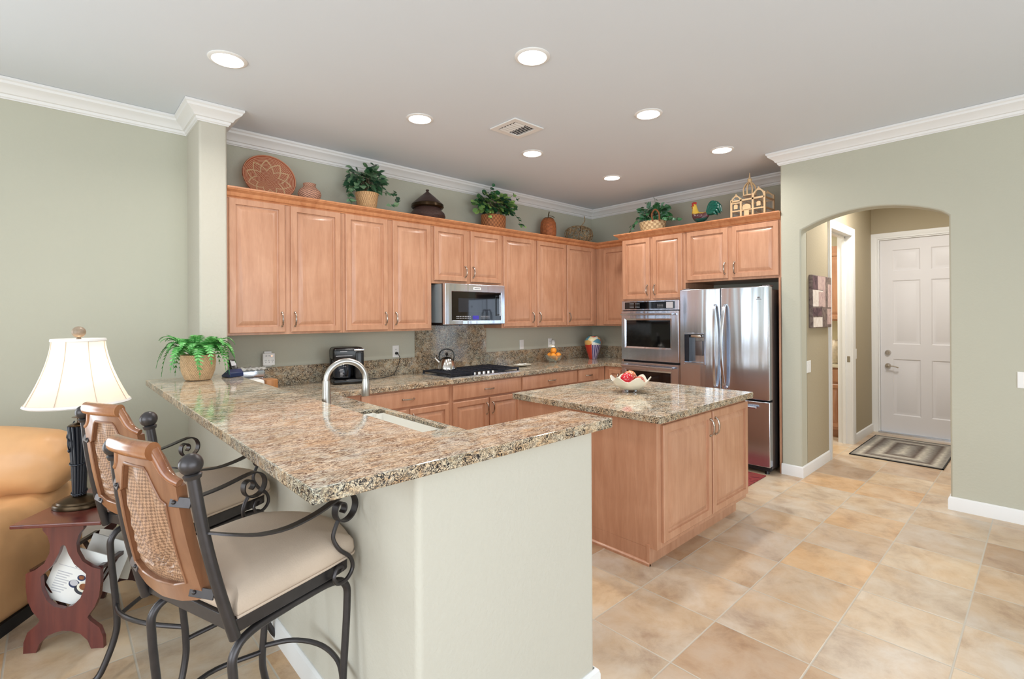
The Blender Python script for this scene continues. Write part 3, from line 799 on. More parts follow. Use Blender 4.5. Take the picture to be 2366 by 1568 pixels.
# ================================================================ APPLIANCES
# refrigerator
t = thing('refrigerator', 'stainless french door refrigerator with water dispenser', 'refrigerator', (5.38, 2.24, 0))
fy0, fy1, fs = 1.788, 2.698, 2.252
bm = BM(); bx(bm, 5.035, 5.80, 1.795, 2.690, 0.045, 1.765); obj('cabinet_body', bm, M['steel_dark'], t, smooth=0, bevel=0.004)
def bowed(bm, y0, y1, z0, z1, xf, xb, bow, hole=None):
    """door with a gently bowed front; hole (y0,y1,z0,z1)"""
    ys = sorted({y0, y1, *( [hole[0], hole[1]] if hole else [])}); N = 12
    yy = sorted({round(y0+(y1-y0)*k/N, 5) for k in range(N+1)} | set(ys)); zz_ = sorted({z0, z1, *([hole[2], hole[3]] if hole else [])})
    b2 = BM(); cells(b2, yy, zz_, lambda a, b: not (hole and hole[0] < a < hole[1] and hole[2] < b < hole[3]), 0, 1)
    for v in b2.verts:
        y, z, k = v.co
        s = (y-y0)/(y1-y0)
        xfr = xf-bow*(1-(2*s-1)**2)
        v.co = (xb if k > 0.5 else xfr, y, z)
    merge(bm, b2)
bm = BM(); bowed(bm, fs+0.004, fy1, 0.708, 1.793, 4.955, 5.03, 0.010, (2.417, 2.646, 1.012, 1.330)); dl = obj('door', bm, M['steel'], t, smooth=30, bevel=0.006)
bm = BM(); bowed(bm, fy0, fs-0.004, 0.708, 1.793, 4.955, 5.03, 0.010); dr_ = obj('door', bm, M['steel'], t, smooth=30, bevel=0.006)
bm = BM(); bowed(bm, fy0, fy1, 0.075, 0.692, 4.955, 5.03, 0.014); fz = obj('freezer_drawer', bm, M['steel'], t, smooth=30, bevel=0.006)
bm = BM(); bx(bm, 5.02, 5.06, 1.80, 2.69, 0.692, 0.708); bx(bm, 4.99, 5.05, 1.80, 2.69, 0.03, 0.075); bx(bm, 5.028, 5.04, 1.795, 2.69, 0.07, 1.79); obj('gasket', bm, M['blackmatte'], t, smooth=0)
for ya in (1.84, 2.64):
    bm = BM(); cyl(bm, (5.02, ya, 0), (5.02, ya, 0.04), 0.022, 0.016, 14); obj('foot', bm, M['black'], t)
bm = BM(); bx(bm, 5.0, 5.10, 1.80, 1.87, 1.794, 1.808); bx(bm, 5.0, 5.10, 2.61, 2.68, 1.794, 1.808); obj('hinge_cover', bm, M['steel_dark'], t, smooth=0, bevel=0.003)
for s_, par in ((1, dl), (-1, dr_)):
    yb = fs+s_*0.040; bm = BM()
    pts = [(4.945, yb+s_*0.012, 0.79), (4.915, yb+s_*0.008, 0.83), (4.885, yb, 1.0), (4.875, yb-s_*0.004, 1.2), (4.885, yb, 1.4), (4.915, yb+s_*0.008, 1.585), (4.945, yb+s_*0.012, 1.63)]
    sweep(bm, smooth_path(pts, 5), [(-0.013, -0.006), (0.013, -0.006), (0.013, 0.006), (-0.013, 0.006)], up=(0, 1, 0))
    obj('handle', bm, M['steel'], par, bevel=0.002)
bm = BM(); tube(bm, [(4.905, 1.895, 0.64), (4.905, 2.59, 0.64)], 0.0125, 10, 0)
for y in (1.94, 2.55): cyl(bm, (4.905, y, 0.64), (4.945, y, 0.64), 0.008, 0.008, 10)
obj('handle', bm, M['steel'], fz)
# dispenser recess
bm = BM(); Y0, Y1, Z0, Z1 = 2.417, 2.646, 1.012, 1.330
b2 = BM(); cells(b2, [Y0, Y0+0.008, Y1-0.008, Y1], [Z0, Z0+0.01, Z1-0.008, Z1], lambda a, b: not (Y0+0.008 < a < Y1-0.008 and Z0+0.01 < b < Z1-0.008), 4.940, 5.02)
for v_ in b2.verts: v_.co = (v_.co.z, v_.co.x, v_.co.y)
merge(bm, b2); bx(bm, 5.012, 5.02, Y0, Y1, Z0, Z1)
dsp = obj('dispenser', bm, M['steel'], dl, smooth=0)
bm = BM(); rbx(bm, 4.950, 5.010, 2.46, 2.58, 1.285, 1.318, 0.012); obj('dispenser_control', bm, M['chrome'], dsp)
bm = BM(); rbx(bm, 4.992, 5.012, 2.465, 2.545, 1.095, 1.25, 0.006); obj('paddle', bm, M['steel_dark'], dsp)
bm = BM(); bx(bm, 4.946, 5.011, 2.590, 2.636, 1.03, 1.318); obj('dark_strip', bm, M['castiron'], dsp)  # dark strip filling the left side of the dispenser recess
bm = BM(); bx(bm, 4.9455, 4.9475, 1.858, 1.905, 1.668, 1.674); bx(bm, 4.9455, 4.9475, 1.872, 1.892, 1.680, 1.695); obj('badge', bm, M['steel_dark'], dr_)

# wall ovens
t = thing('double_oven', 'stainless double wall oven with black glass windows', 'oven', (5.4, 3.18, 0.395))
bm = BM(); bx(bm, 5.16, 5.75, 2.803, 3.562, 0.392, 1.697); obj('housing', bm, M['blackmatte'], t, smooth=0)
bm = BM(); bx(bm, 5.132, 5.165, 2.803, 3.562, 1.585, 1.697); cp = obj('control_panel', bm, M['steel'], t, smooth=0, bevel=0.003)
bm = BM(); bx(bm, 5.1295, 5.133, 2.853, 3.518, 1.600, 1.682); cg = obj('control_glass', bm, M['blackglass'], cp, smooth=0)
bm = BM()
for (yc, n, m_) in ((3.44, 4, 4), (3.36, 4, 4), (3.065, 5, 3), ):
    bm = BM()
    for i in range(n):
        for j in range(m_): bx(bm, 5.1285, 5.1300, yc-i*0.016, yc-i*0.016+0.006, 1.616+j*0.016, 1.621+j*0.016)
    obj('key_markings', bm, M['grey_print'], cg, smooth=0)
bm = BM(); bx(bm, 5.1285, 5.1300, 2.875, 2.96, 1.607, 1.675); obj('display', bm, M['grey_print'], cg, smooth=0)
def oven_door(z0, z1, wz0, wz1, hz):
    bm = BM()
    b2 = BM(); cells(b2, [2.805, 2.893, 3.512, 3.560], [z0, wz0, wz1, z1], lambda a, b: not (2.893 < a < 3.512 and wz0 < b < wz1), 5.118, 5.160)
    for v_ in b2.verts: v_.co = (v_.co.z, v_.co.x, v_.co.y)
    merge(bm, b2); d = obj('oven_door', bm, M['steel'], t, smooth=0, bevel=0.004)
    bm = BM(); rings(bm, 3.512-2.893, wz1-wz0, [(0.0, -0.03), (0.0, 0.0), (0.022, -0.010), (0.022, -0.014)], lambda u, v, n: (5.1185-n, 2.893+u, wz0+v)); fr_ = obj('window_frame', bm, M['steel'], d, smooth=0)
    bm = BM(); bx(bm, 5.124, 5.134, 2.912, 3.493, wz0+0.018, wz1-0.018); obj('window_glass', bm, M['blackglass'], d, smooth=0)
    bm = BM(); tube(bm, [(5.065, 2.85, hz), (5.065, 3.53, hz)], 0.0115, 12, 0)
    for y in (2.875, 3.51): cyl(bm, (5.065, y, hz), (5.12, y, hz), 0.009, 0.012, 12)
    obj('handle', bm, M['steel'], d)
oven_door(0.988, 1.576, 1.135, 1.482, 1.537)
oven_door(0.398, 0.965, 0.545, 0.880, 0.925)

# microwave
t = thing('microwave', 'stainless over the range microwave with black glass door', 'microwave', (3.26, 4.3, 1.44))
mx0, mx1, my, mz0, mz1 = 2.868, 3.668, 4.085, 1.440, 1.858
bm = BM(); bx(bm, mx0+0.004, mx1-0.004, my+0.05, 4.566, mz0-0.008, mz1); obj('housing', bm, M['black'], t, smooth=0)
bm = BM(); bx(bm, mx0+0.002, mx0+0.006, 4.15, 4.50, mz0+0.02, mz1-0.005); obj('side_plate', bm, M['side_grey'], t, smooth=0)
gx0, gx1, gz0, gz1 = mx0+0.082, mx1-0.055, mz0+0.043, mz1-0.082
bm = BM(); b2 = BM(); cells(b2, [mx0, gx0, gx1, mx1], [mz0, gz0, gz1, mz1], lambda a, b: not (gx0 < a < gx1 and gz0 < b < gz1), my, my+0.049)
for v_ in b2.verts: v_.co = (v_.co.x, v_.co.z, v_.co.y)
merge(bm, b2); d = obj('door', bm, M['steel'], t, smooth=0, bevel=0.005)
bm = BM(); bx(bm, gx0, gx1, my+0.012, my+0.022, gz0, gz1); g = obj('door_glass', bm, M['blackglass'], d, smooth=0)
bm = BM(); bx(bm, gx0+0.09, gx1-0.10, my+0.0110, my+0.0125, gz0+0.085, gz1-0.065); obj('window_screen', bm, M['glass_clear'], g, smooth=0)
bm = BM()
for i in range(9):
    for j in range(2):
        bx(bm, gx0+0.065+i*0.021, gx0+0.077+i*0.021, my+0.0100, my+0.0125, gz0+0.018+j*0.018, gz0+0.025+j*0.018)
obj('key_markings', bm, M['grey_print'], g, smooth=0); bm = BM()
for i in range(7):
    for j in range(2):
        bx(bm, gx0+0.385+i*0.018, gx0+0.392+i*0.018, my+0.0100, my+0.0125, gz0+0.018+j*0.018, gz0+0.026+j*0.018)
obj('key_markings', bm, M['grey_print'], g, smooth=0)
bm = BM(); bx(bm, gx0+0.275, gx0+0.355, my+0.0100, my+0.0125, gz0+0.008, gz0+0.048); obj('display', bm, M['red_ink'], g, smooth=0)
bm = BM(); tube(bm, [(gx1-0.035, my-0.022, gz0+0.045), (gx1-0.035, my-0.022, gz1-0.025)], 0.0065, 10, 0)
for z in (gz0+0.055, gz1-0.035): cyl(bm, (gx1-0.035, my-0.022, z), (gx1-0.035, my+0.014, z), 0.005, 0.005, 8)
obj('handle', bm, M['steel'], d)
bm = BM(); bx(bm, 3.225, 3.325, my-0.004, my+0.001, 1.800, 1.828); b = obj('badge', bm, M['white'], d, smooth=0, bevel=0.001)
bm = BM(); bx(bm, 3.238, 3.312, my-0.0048, my-0.0038, 1.811, 1.816); obj('badge_lettering', bm, M['dark_print'], b, smooth=0)

# gas cooktop
t = thing('gas_cooktop', 'five burner gas cooktop with cast iron grates', 'cooktop', (3.26, 4.17, TZ1))
cx0, cx1, cy0, cy1 = 2.80, 3.715, 3.895, 4.42
bm = BM(); bx(bm, cx0, cx1, cy0, cy1, TZ1+0.0005, TZ1+0.010); obj('tray', bm, M['steel'], t, smooth=0, bevel=0.003)
bz = TZ1+0.010
for x, y, r in ((2.95, 4.03, 0.045), (2.95, 4.28, 0.05), (3.257, 4.24, 0.06), (3.56, 4.03, 0.04), (3.56, 4.28, 0.045)):
    bm = BM(); lathe(bm, [(r, 0), (r, 0.008), (r*0.8, 0.012), (r*0.8, 0.018), (0.001, 0.019)], 20, (x, y, bz), caps=False); obj('burner', bm, M['blackmatte'], t)
def grate(x0, x1, y0, y1):
    bm = BM(); h0, h1 = bz+0.022, bz+0.034; w = 0.006
    for y in (y0, y1): bx(bm, x0, x1, y-w, y+w, h0-0.004, h1)
    for x in (x0, x1): bx(bm, x-w, x+w, y0, y1, h0-0.004, h1)
    n = max(2, round((y1-y0)/0.055))
    for k in range(1, n): bx(bm, x0, x1, y0+(y1-y0)*k/n-0.004, y0+(y1-y0)*k/n+0.004, h0, h1)
    for x in ((x0+x1)/2,): bx(bm, x-0.004, x+0.004, y0, y1, h0, h1)
    for x in (x0, x1):
        for y in (y0, y1): bx(bm, x-0.008, x+0.008, y-0.008, y+0.008, bz, h1)
    obj('grate', bm, M['castiron'], t, smooth=0, bevel=0.002)
grate(2.815, 3.085, 3.915, 4.40); grate(3.10, 3.41, 4.03, 4.40); grate(3.425, 3.70, 3.915, 4.40)
for k in range(5):
    x = 3.135+k*0.062
    bm = BM(); lathe(bm, [(0.021, 0), (0.019, 0.020), (0.014, 0.024), (0.001, 0.0245)], 18, (x, 3.965, bz), caps=False); obj('knob', bm, M['chrome'], t)
# ================================================================ SWITCHES AND SOCKETS
def plate(name, label, F, w, h, kind, cat):
    """F(u,v,n) centred on the plate"""
    bm = BM(); rings(bm, w, h, [(0, 0), (0, 0.004), (0.004, 0.006)], lambda u, v, n: F(u-w/2, v-h/2, n))
    o = obj(name, bm, M['white'], smooth=0)
    tag(o, label, cat)
    if kind == 'rocker':
        bm = BM(); rings(bm, 0.033, 0.067, [(0, 0.0055), (0, 0.0075), (0.002, 0.0085)], lambda u, v, n: F(u-0.0165, v-0.0335, n)); obj('rocker', bm, M['white'], o, smooth=0)
    if kind == 'outlet':
        bm = BM()
        for z in (-0.02, 0.02):
            for x in (-0.006, 0.006):
                b2 = BM(); bx(b2, x-0.0012, x+0.0012, z-0.005, z+0.005, 0.006, 0.0068)
                for v_ in b2.verts: v_.co = Vector(F(*v_.co))
                merge(bm, b2)
        obj('sockets', bm, M['dark_print'], o, smooth=0)
    return o
WA = lambda x, z: (lambda u, v, n: (x+u, 4.5895-n, z+v))
o = plate('power_outlet', 'white wall outlet with the coffee maker cord plugged in', WA(2.598, 1.166), 0.072, 0.122, 'outlet', 'outlet')
plate('light_switch', 'white switch plate on the kitchen wall left of the night light', WA(4.404, 1.160), 0.070, 0.120, 'rocker', 'light switch')
plate('power_outlet', 'white outlet plate behind the plugged in night light', WA(4.935, 1.160), 0.070, 0.120, 'outlet', 'outlet')
t = thing('night_light', 'rounded white night light glowing above the bowl of oranges', 'night light', (4.965, 4.555, 1.105))
bm = BM(); ball(bm, (4.965, 4.556, 1.160), 0.027, 18, 1.0, 0.9, 1.6); obj('cover', bm, M['white'], t)
bm = BM(); bx(bm, 4.948, 4.984, 4.545, 4.567, 1.108, 1.118); obj('glow_strip', bm, M['nightlight'], t, smooth=0)
t = thing('power_adapter', 'square white multi outlet wall adapter with a small red light', 'power adapter', (1.352, 4.57, 1.108))
bm = BM(); bx(bm, 1.322, 1.382, 4.560, 4.589, 1.100, 1.232); obj('plate', bm, M['white'], t, smooth=0, bevel=0.003)
bm = BM(); bx(bm, 1.305, 1.402, 4.535, 4.562, 1.112, 1.216); hs = obj('housing', bm, M['white'], t, smooth=0, bevel=0.005)
bm = BM()
for k in range(2): bx(bm, 1.325+k*0.024, 1.338+k*0.024, 4.5335, 4.536, 1.192, 1.196)
for k in range(3):
    for dx_ in (-0.005, 0.005): bx(bm, 1.326+k*0.027+dx_, 1.328+k*0.027+dx_, 4.5335, 4.536, 1.150, 1.160)
    cyl(bm, (1.327+k*0.027, 4.5335, 1.140), (1.327+k*0.027, 4.536, 1.140), 0.0025, seg=8)
obj('sockets', bm, M['dark_print'], hs, smooth=0)
bm = BM(); cyl(bm, (1.376, 4.533, 1.193), (1.376, 4.536, 1.193), 0.005, seg=12); obj('indicator', bm, M['led'], hs)
plate('light_switch', 'white rocker switch in the passage below the canvas picture', lambda u, v, n: (5.325+u, 1.5695-n, 1.022+v), 0.11, 0.115, 'rocker', 'light switch')
plate('light_switch', 'white rocker switch on the right wall at the picture edge', lambda u, v, n: (5.1295-n, 0.100-u, 1.040+v), 0.115, 0.118, 'rocker', 'light switch')
plate('light_switch', 'white switch plate between the laundry doorway and white door', lambda u, v, n: (7.03+u, 1.5695-n, 1.05+v), 0.07, 0.12, 'rocker', 'light switch')

# canvas picture in the passage: overlapping blocks of mauve, cream and umber
def mottled(name, a, b):
    t = NT(name); t.base(t.ramp(t.noise(t.pos(), 16, 4, 0.6, 1.2), [(0.35, a), (0.6, b)])); t.set(Roughness=0.7); return t.m
CV = [mottled('canvas_umber', srgb(92, 74, 72), srgb(132, 116, 108)), mottled('canvas_mauve', srgb(176, 146, 144), srgb(206, 180, 172)), mottled('canvas_cream', srgb(222, 208, 196), srgb(238, 228, 220)), mottled('canvas_plum', srgb(60, 40, 48), srgb(112, 84, 90))]
bm = BM(); bx(bm, 5.345, 5.948, 1.535, 1.569, 1.392, 1.905)
cv = tag(obj('canvas_picture', bm, CV[0], smooth=0, bevel=0.006), 'abstract mauve and cream canvas picture inside the arched passage', 'picture')
for x0, x1, z0, z1, k in ((5.35, 5.50, 1.765, 1.895, 3), (5.50, 5.66, 1.765, 1.90, 1), (5.35, 5.66, 1.60, 1.760, 2), (5.66, 5.74, 1.595, 1.90, 1), (5.82, 5.94, 1.595, 1.83, 1), (5.36, 5.64, 1.40, 1.495, 2), (5.35, 5.62, 1.51, 1.585, 3), (5.80, 5.94, 1.42, 1.58, 1), (5.52, 5.66, 1.60, 1.745, 1)):
    bm = BM(); bx(bm, x0, x1, 1.5338 if k != 1 else 1.5334, 1.5352, z0, z1); obj('paint_block', bm, CV[k], cv, smooth=0)

# ================================================================ ON THE COUNTER
# coffee maker
cxm, cym = 1.955, 4.335; Z = TZ1+0.001
CMR = radians(-14)
t = thing('coffee_maker', 'black drip coffee maker with glass carafe on the counter', 'coffee maker', (cxm, cym, Z), CMR)
bm = BM(); rbx(bm, -0.135, 0.135, -0.115, 0.115, 0.0, 0.045, 0.02); obj('base', bm, M['black'], t, keep=True)
bm = BM(); rbx(bm, -0.135, 0.135, 0.02, 0.125, 0.03, 0.325, 0.03); rbx(bm, -0.135, 0.135, -0.105, 0.12, 0.205, 0.325, 0.03); rbx(bm, 0.05, 0.135, -0.115, 0.12, 0.03, 0.30, 0.03); obj('housing', bm, M['black'], t, keep=True)
bm = BM(); lathe(bm, [(0.045, 0), (0.072, 0.012), (0.078, 0.06), (0.070, 0.115), (0.052, 0.135), (0.054, 0.150)], 24, (-0.045, -0.035, 0.046), caps=True); cf = obj('carafe', bm, M['glass_clear'], t, keep=True)
bm = BM(); tube(bm, [(-0.03, -0.10, 0.175), (-0.02, -0.145, 0.165), (-0.02, -0.145, 0.09), (-0.03, -0.11, 0.08)], 0.008, 8, 4); obj('handle', bm, M['black'], cf, keep=True)
cf2 = bpy.data.objects[cf.name]
bm = BM()
for k in range(6): bx(bm, -0.075, -0.055+0.006*(k % 2), -0.1125, -0.1115, 0.075+k*0.011, 0.079+k*0.011)
obj('scale_marks', bm, M['grey_print'], cf, keep=True, smooth=0)
bm = BM(); rbx(bm, 0.040, 0.137, -0.119, 0.10, 0.290, 0.312, 0.010); obj('trim_band', bm, M['steel'], t, keep=True)
bm = BM(); bx(bm, -0.075, -0.015, -0.1065, -0.1045, 0.288, 0.293); bx(bm, -0.11, 0.03, -0.1065, -0.104, 0.250, 0.254); obj('trim_line', bm, M['grey_print'], t, keep=True, smooth=0)
# its cord
bm = BM(); tube(bm, [(2.055, 4.40, 0.935), (2.20, 4.40, 0.931), (2.38, 4.42, 0.931), (2.50, 4.47, 0.945), (2.58, 4.53, 1.00), (2.625, 4.55, 1.09), (2.61, 4.568, 1.146)], 0.0035, 8, 6)
cord = obj('power_cord', bm, M['blackmatte'], t)
bm = BM(); cyl(bm, (2.602, 4.583, 1.146), (2.602, 4.560, 1.146), 0.016, 0.012, 14); obj('plug', bm, M['black'], cord)

# kettle
kx, ky, kz = 3.035, 4.30, bz+0.0345
t = thing('tea_kettle', 'stainless tea kettle with black loop handle on the cooktop', 'kettle', (kx, ky, kz))
bm = BM(); lathe(bm, [(0.095, 0.0), (0.100, 0.008), (0.098, 0.03), (0.080, 0.075), (0.062, 0.105), (0.048, 0.122), (0.030, 0.130), (0.001, 0.132)], 32, (kx, ky, kz)); obj('body', bm, M['chrome'], t)
bm = BM(); lathe(bm, [(0.006, 0.130), (0.006, 0.142), (0.014, 0.150), (0.016, 0.162), (0.010, 0.174), (0.001, 0.177)], 16, (kx, ky, kz)); obj('lid_knob', bm, M['black'], t)
bm = BM(); ux, uy = 0.75, -0.66
hp = [(kx+ux*r*0.068/0.068, ky+uy*r, kz+z) for r, z in ((-0.066, 0.088), (-0.078, 0.14), (-0.060, 0.190), (0.0, 0.212), (0.060, 0.190), (0.078, 0.14), (0.068, 0.088))]
sweep(bm, smooth_path(hp, 6), [(-0.010, -0.006), (0.010, -0.006), (0.012, 0), (0.010, 0.006), (-0.010, 0.006), (-0.012, 0)], up=(0.66, 0.75, 0)); obj('handle', bm, M['black'], t)
bm = BM(); cyl(bm, (kx-ux*0.070, ky-uy*0.070, kz+0.065), (kx-ux*0.118, ky-uy*0.118, kz+0.112), 0.024, 0.013, 16); cyl(bm, (kx-ux*0.116, ky-uy*0.116, kz+0.110), (kx-ux*0.126, ky-uy*0.126, kz+0.119), 0.016, 0.016, 16); obj('spout', bm, M['chrome'], t)
bm = BM(); tube(bm, [(kx-ux*0.075, ky-uy*0.075, kz+0.14), (kx-ux*0.10, ky-uy*0.10, kz+0.125), (kx-ux*0.108, ky-uy*0.108, kz+0.15)], 0.004, 6, 4); obj('spout_lever', bm, M['black'], t)

# spoon rest plates
px_, py_ = 4.11, 4.27
bm = BM(); lathe(bm, [(0.04, 0), (0.10, 0.012), (0.125, 0.018), (0.123, 0.022), (0.09, 0.014), (0.001, 0.006)], 32, (px_, py_, Z), 1, 0.7, caps=True); tag(obj('plate', bm, M['ceramic']), 'low oval white dish lying right of the gas cooktop', 'dish')
bm = BM(); lathe(bm, [(0.03, 0.0), (0.07, 0.004), (0.068, 0.008), (0.001, 0.005)], 8, (px_-0.01, py_, Z+0.0185), 1.1, 0.6, wob=lambda a, r, z: (r*(1+0.12*sin(3*a)), z+0.004*cos(4*a)), caps=True); tag(obj('napkin', bm, M['paper']), 'crumpled white napkin lying on the low oval dish', 'napkin')

# glass bowl with oranges
ox, oy = 4.72, 4.33
t = thing('fruit_bowl', 'small faceted glass bowl holding the oranges', 'bowl', (ox, oy, Z))
def glassmat(name, tint):
    t = NT(name); t.base(tint); t.set(Roughness=0.03, IOR=1.45); t.b.inputs['Transmission Weight'].default_value = 0.9
    return t.m
M['bowlglass'] = glassmat('pale_green_glass', (0.85, 0.93, 0.88, 1))
bm = BM(); lathe(bm, [(0.045, 0.012), (0.09, 0.04), (0.115, 0.085), (0.118, 0.095), (0.112, 0.095), (0.085, 0.045), (0.04, 0.018), (0.0005, 0.018)], 24, (ox, oy, Z), wob=lambda a, r, z: (r*(1+0.02*cos(12*a)), z+(0.006*cos(8*a) if z > 0.08 else 0)), caps=True); obj('bowl_glass', bm, M['bowlglass'], t)
for k in range(3):
    bm = BM(); ball(bm, (ox+0.045*cos(k*2.1+0.4), oy+0.045*sin(k*2.1+0.4), Z+0.0095), 0.0095, 10); obj('foot', bm, M['bowlglass'], t)
OR = [(-0.048, -0.042, 0.088, 'orange at the left front of the glass bowl'), (0.052, -0.038, 0.088, 'orange at the right front of the glass bowl'), (0.0, 0.055, 0.086, 'orange at the back of the glass bowl, low beside the wall'), (0.002, -0.002, 0.150, 'orange on top of the others in the glass bowl'), (0.0, -0.045, 0.052, 'lowest orange seen between the two front ones')]
for dx_, dy_, dz_, lab in OR:
    r = 0.040 if dz_ > 0.06 else 0.026
    bm = BM(); ball(bm, (ox+dx_, oy+dy_, Z+dz_), r, 22)
    ball(bm, (ox+dx_+r*0.3, oy+dy_-r*0.5, Z+dz_+r*0.80), 0.003, 6)
    tag(obj('orange', bm, M['orange']), lab, 'orange', 'oranges in the glass bowl')

# painted vase with abstract face like design: generic bands and blocks of colour
def vasemat(name):
    t = NT(name); uv = t.n('ShaderNodeTexCoord').outputs['UV']
    sp = t.n('ShaderNodeSeparateXYZ'); t.l(uv, sp.inputs[0])
    u, v_ = sp.outputs[0], sp.outputs[1]
    st = t.ramp(t.math('FRACT', t.math('MULTIPLY', u, 22)), [(0.45, srgb(52, 44, 104)), (0.5, srgb(208, 196, 220))], 'CONSTANT')
    nz = t.n('ShaderNodeTexVoronoi'); nz.inputs['Scale'].default_value = 6.5; t.l(uv, nz.inputs['Vector'])
    sp2 = t.n('ShaderNodeSeparateColor'); t.l(nz.outputs['Color'], sp2.inputs[0])
    bl = t.ramp(sp2.outputs[0], [(0.0, srgb(222, 170, 96)), (0.2, srgb(196, 66, 44)), (0.36, srgb(226, 230, 220)), (0.62, srgb(92, 150, 170)), (0.78, srgb(48, 130, 84)), (0.9, srgb(232, 222, 180))], 'CONSTANT')
    lower = t.ramp(u, [(0.0, BLK), (0.62, WHT), (0.9, BLK)], 'CONSTANT')
    red = t.mix(t.ramp(u, [(0, BLK), (0.60, BLK), (0.601, WHT)], 'CONSTANT'), srgb(190, 54, 36), srgb(190, 54, 36))
    low = t.mix(t.ramp(t.math('FRACT', t.math('ADD', u, 0.42)), [(0.0, WHT), (0.70, BLK)], 'CONSTANT'), srgb(190, 54, 36), st)
    c = t.mix(t.ramp(v_, [(0.0, BLK), (0.48, WHT)], 'CONSTANT'), low, bl)
    c = t.mix(t.ramp(v_, [(0.0, BLK), (0.80, WHT)], 'CONSTANT'), c, srgb(30, 74, 62))
    t.base(c); t.set(Roughness=0.15); t.b.inputs['Coat Weight'].default_value = 0.5
    return t.m
vx, vy = 5.50, 4.30
bm = BM(); lathe(bm, [(0.055, 0.0), (0.058, 0.004), (0.085, 0.09), (0.112, 0.19), (0.118, 0.235), (0.100, 0.285), (0.070, 0.305), (0.066, 0.318), (0.060, 0.318), (0.058, 0.30), (0.001, 0.30)], 40, (vx, vy, Z))
tag(obj('painted_vase', bm, vasemat('multicolour_painted_glaze')), 'multicoloured painted vase with purple stripes in the kitchen corner', 'vase')
# scrolled iron rack at the oven tower
bm = BM()
def spiral(c, r0, r1, a0, a1, e1, e2, n=20):
    return [Vector(c)+Vector(e1)*((r0+(r1-r0)*k/n)*cos(a0+(a1-a0)*k/n))+Vector(e2)*((r0+(r1-r0)*k/n)*sin(a0+(a1-a0)*k/n)) for k in range(n+1)]
ex_, ez_ = (0.25, -0.968, 0), (0, 0, 1)
ry = 3.86
tube(bm, spiral((5.60, ry-0.02, 1.165), 0.045, 0.012, radians(-60), radians(380), ex_, ez_), 0.005, 8, 0)
tube(bm, spiral((5.60, ry-0.05, 1.07), 0.075, 0.070, radians(80), radians(290), ex_, ez_), 0.005, 8, 0)
tube(bm, spiral((5.60, ry-0.03, 0.97), 0.040, 0.012, radians(60), radians(-360), ex_, ez_), 0.005, 8, 0)
tube(bm, [(5.60, ry-0.05, 0.931), (5.60, ry-0.05, 1.20)], 0.005, 8, 0)
tag(obj('iron_scroll_rack', bm, M['blackmatte']), 'black scrolled iron stand partly hidden beside the oven tower', 'rack')

# left end of the counter behind the bar
t = thing('steel_canister', 'steel tin with crumpled white paper at the left counter end', 'canister', (1.15, 4.33, Z))
bm = BM(); rbx(bm, 1.06, 1.24, 4.26, 4.42, Z+0.12, Z+0.178, 0.01); bx(bm, 1.07, 1.23, 4.27, 4.41, Z, Z+0.125); obj('tin', bm, M['steel'], t)
bm = BM(); n = 14
b2 = BM()
vs = [[b2.verts.new((1.045+0.21*i/n, 4.245+0.19*j/n, Z+0.182+0.016*abs(mnoise.noise((i*0.6, j*0.6, 2.0)))*2)) for j in range(n+1)] for i in range(n+1)]
for i in range(n):
    for j in range(n): b2.faces.new((vs[i][j], vs[i+1][j], vs[i+1][j+1], vs[i][j+1]))
bmesh.ops.solidify(b2, geom=b2.faces[:], thickness=0.003); merge(bm, b2); obj('paper', bm, M['paper'], t)
bm = BM(); rbx(bm, 1.20, 1.29, 4.10, 4.24, Z, Z+0.115, 0.008)
tag(obj('wooden_box', bm, M['rackwood']), 'small brown wooden box just behind the breakfast bar', 'box')
bm = BM(); rbx(bm, 1.06, 1.18, 4.05, 4.20, Z, Z+0.125, 0.02); tag(obj('folded_towel', bm, M['paper']), 'folded white towel beside the small brown wooden box', 'towel')

# ================================================================ ON THE BAR
def frond(bm, base, direc, L, droop, w, n=16, lift=0.4):
    """fern frond: rachis with paired leaflets"""
    d = Vector(direc).normalized(); side = Vector((-d.y, d.x, 0)).normalized()
    pts = []
    for k in range(n+1):
        t_ = k/n
        pts.append(Vector(base)+d*L*t_*(1-0.25*t_*droop)+Vector((0, 0, L*(lift*t_-droop*t_*t_))))
    for k in range(1, n):
        t_ = k/n; ww = w*(sin(pi*min(1, t_*0.9+0.12)))**0.7*(1-0.35*t_)
        tg = (pts[k+1]-pts[k-1]).normalized(); nrm = tg.cross(side).normalized()
        st = L/n*0.86
        for s in (-1, 1):
            a = pts[k]-tg*st*0.5; b_ = pts[k]+tg*st*0.5
            tip = pts[k]+side*s*ww+tg*st*0.9-nrm*ww*(-0.12)*1.0
            mid1 = (a+tip)*0.5-tg*st*0.15; mid2 = (b_+tip)*0.5+tg*st*0.15
            f = [bm.verts.new(p) for p in (a, mid1, tip, mid2, b_)]
            bm.faces.new(f)
    tube(bm, pts, 0.0013, 4, 0)
pxf, pyf = 0.715, 3.90; ZB = 1.105
t = thing('potted_fern', 'bright green fern in a wicker pot on the breakfast bar', 'plant', (pxf, pyf, ZB))
bm = BM(); lathe(bm, [(0.070, 0), (0.078, 0.005), (0.098, 0.06), (0.105, 0.12), (0.100, 0.160), (0.104, 0.170), (0.094, 0.170), (0.088, 0.150), (0.001, 0.148)], 36, (pxf, pyf, ZB)); obj('wicker_pot', bm, M['wicker_pot'], t)
rnd = random.Random(3)
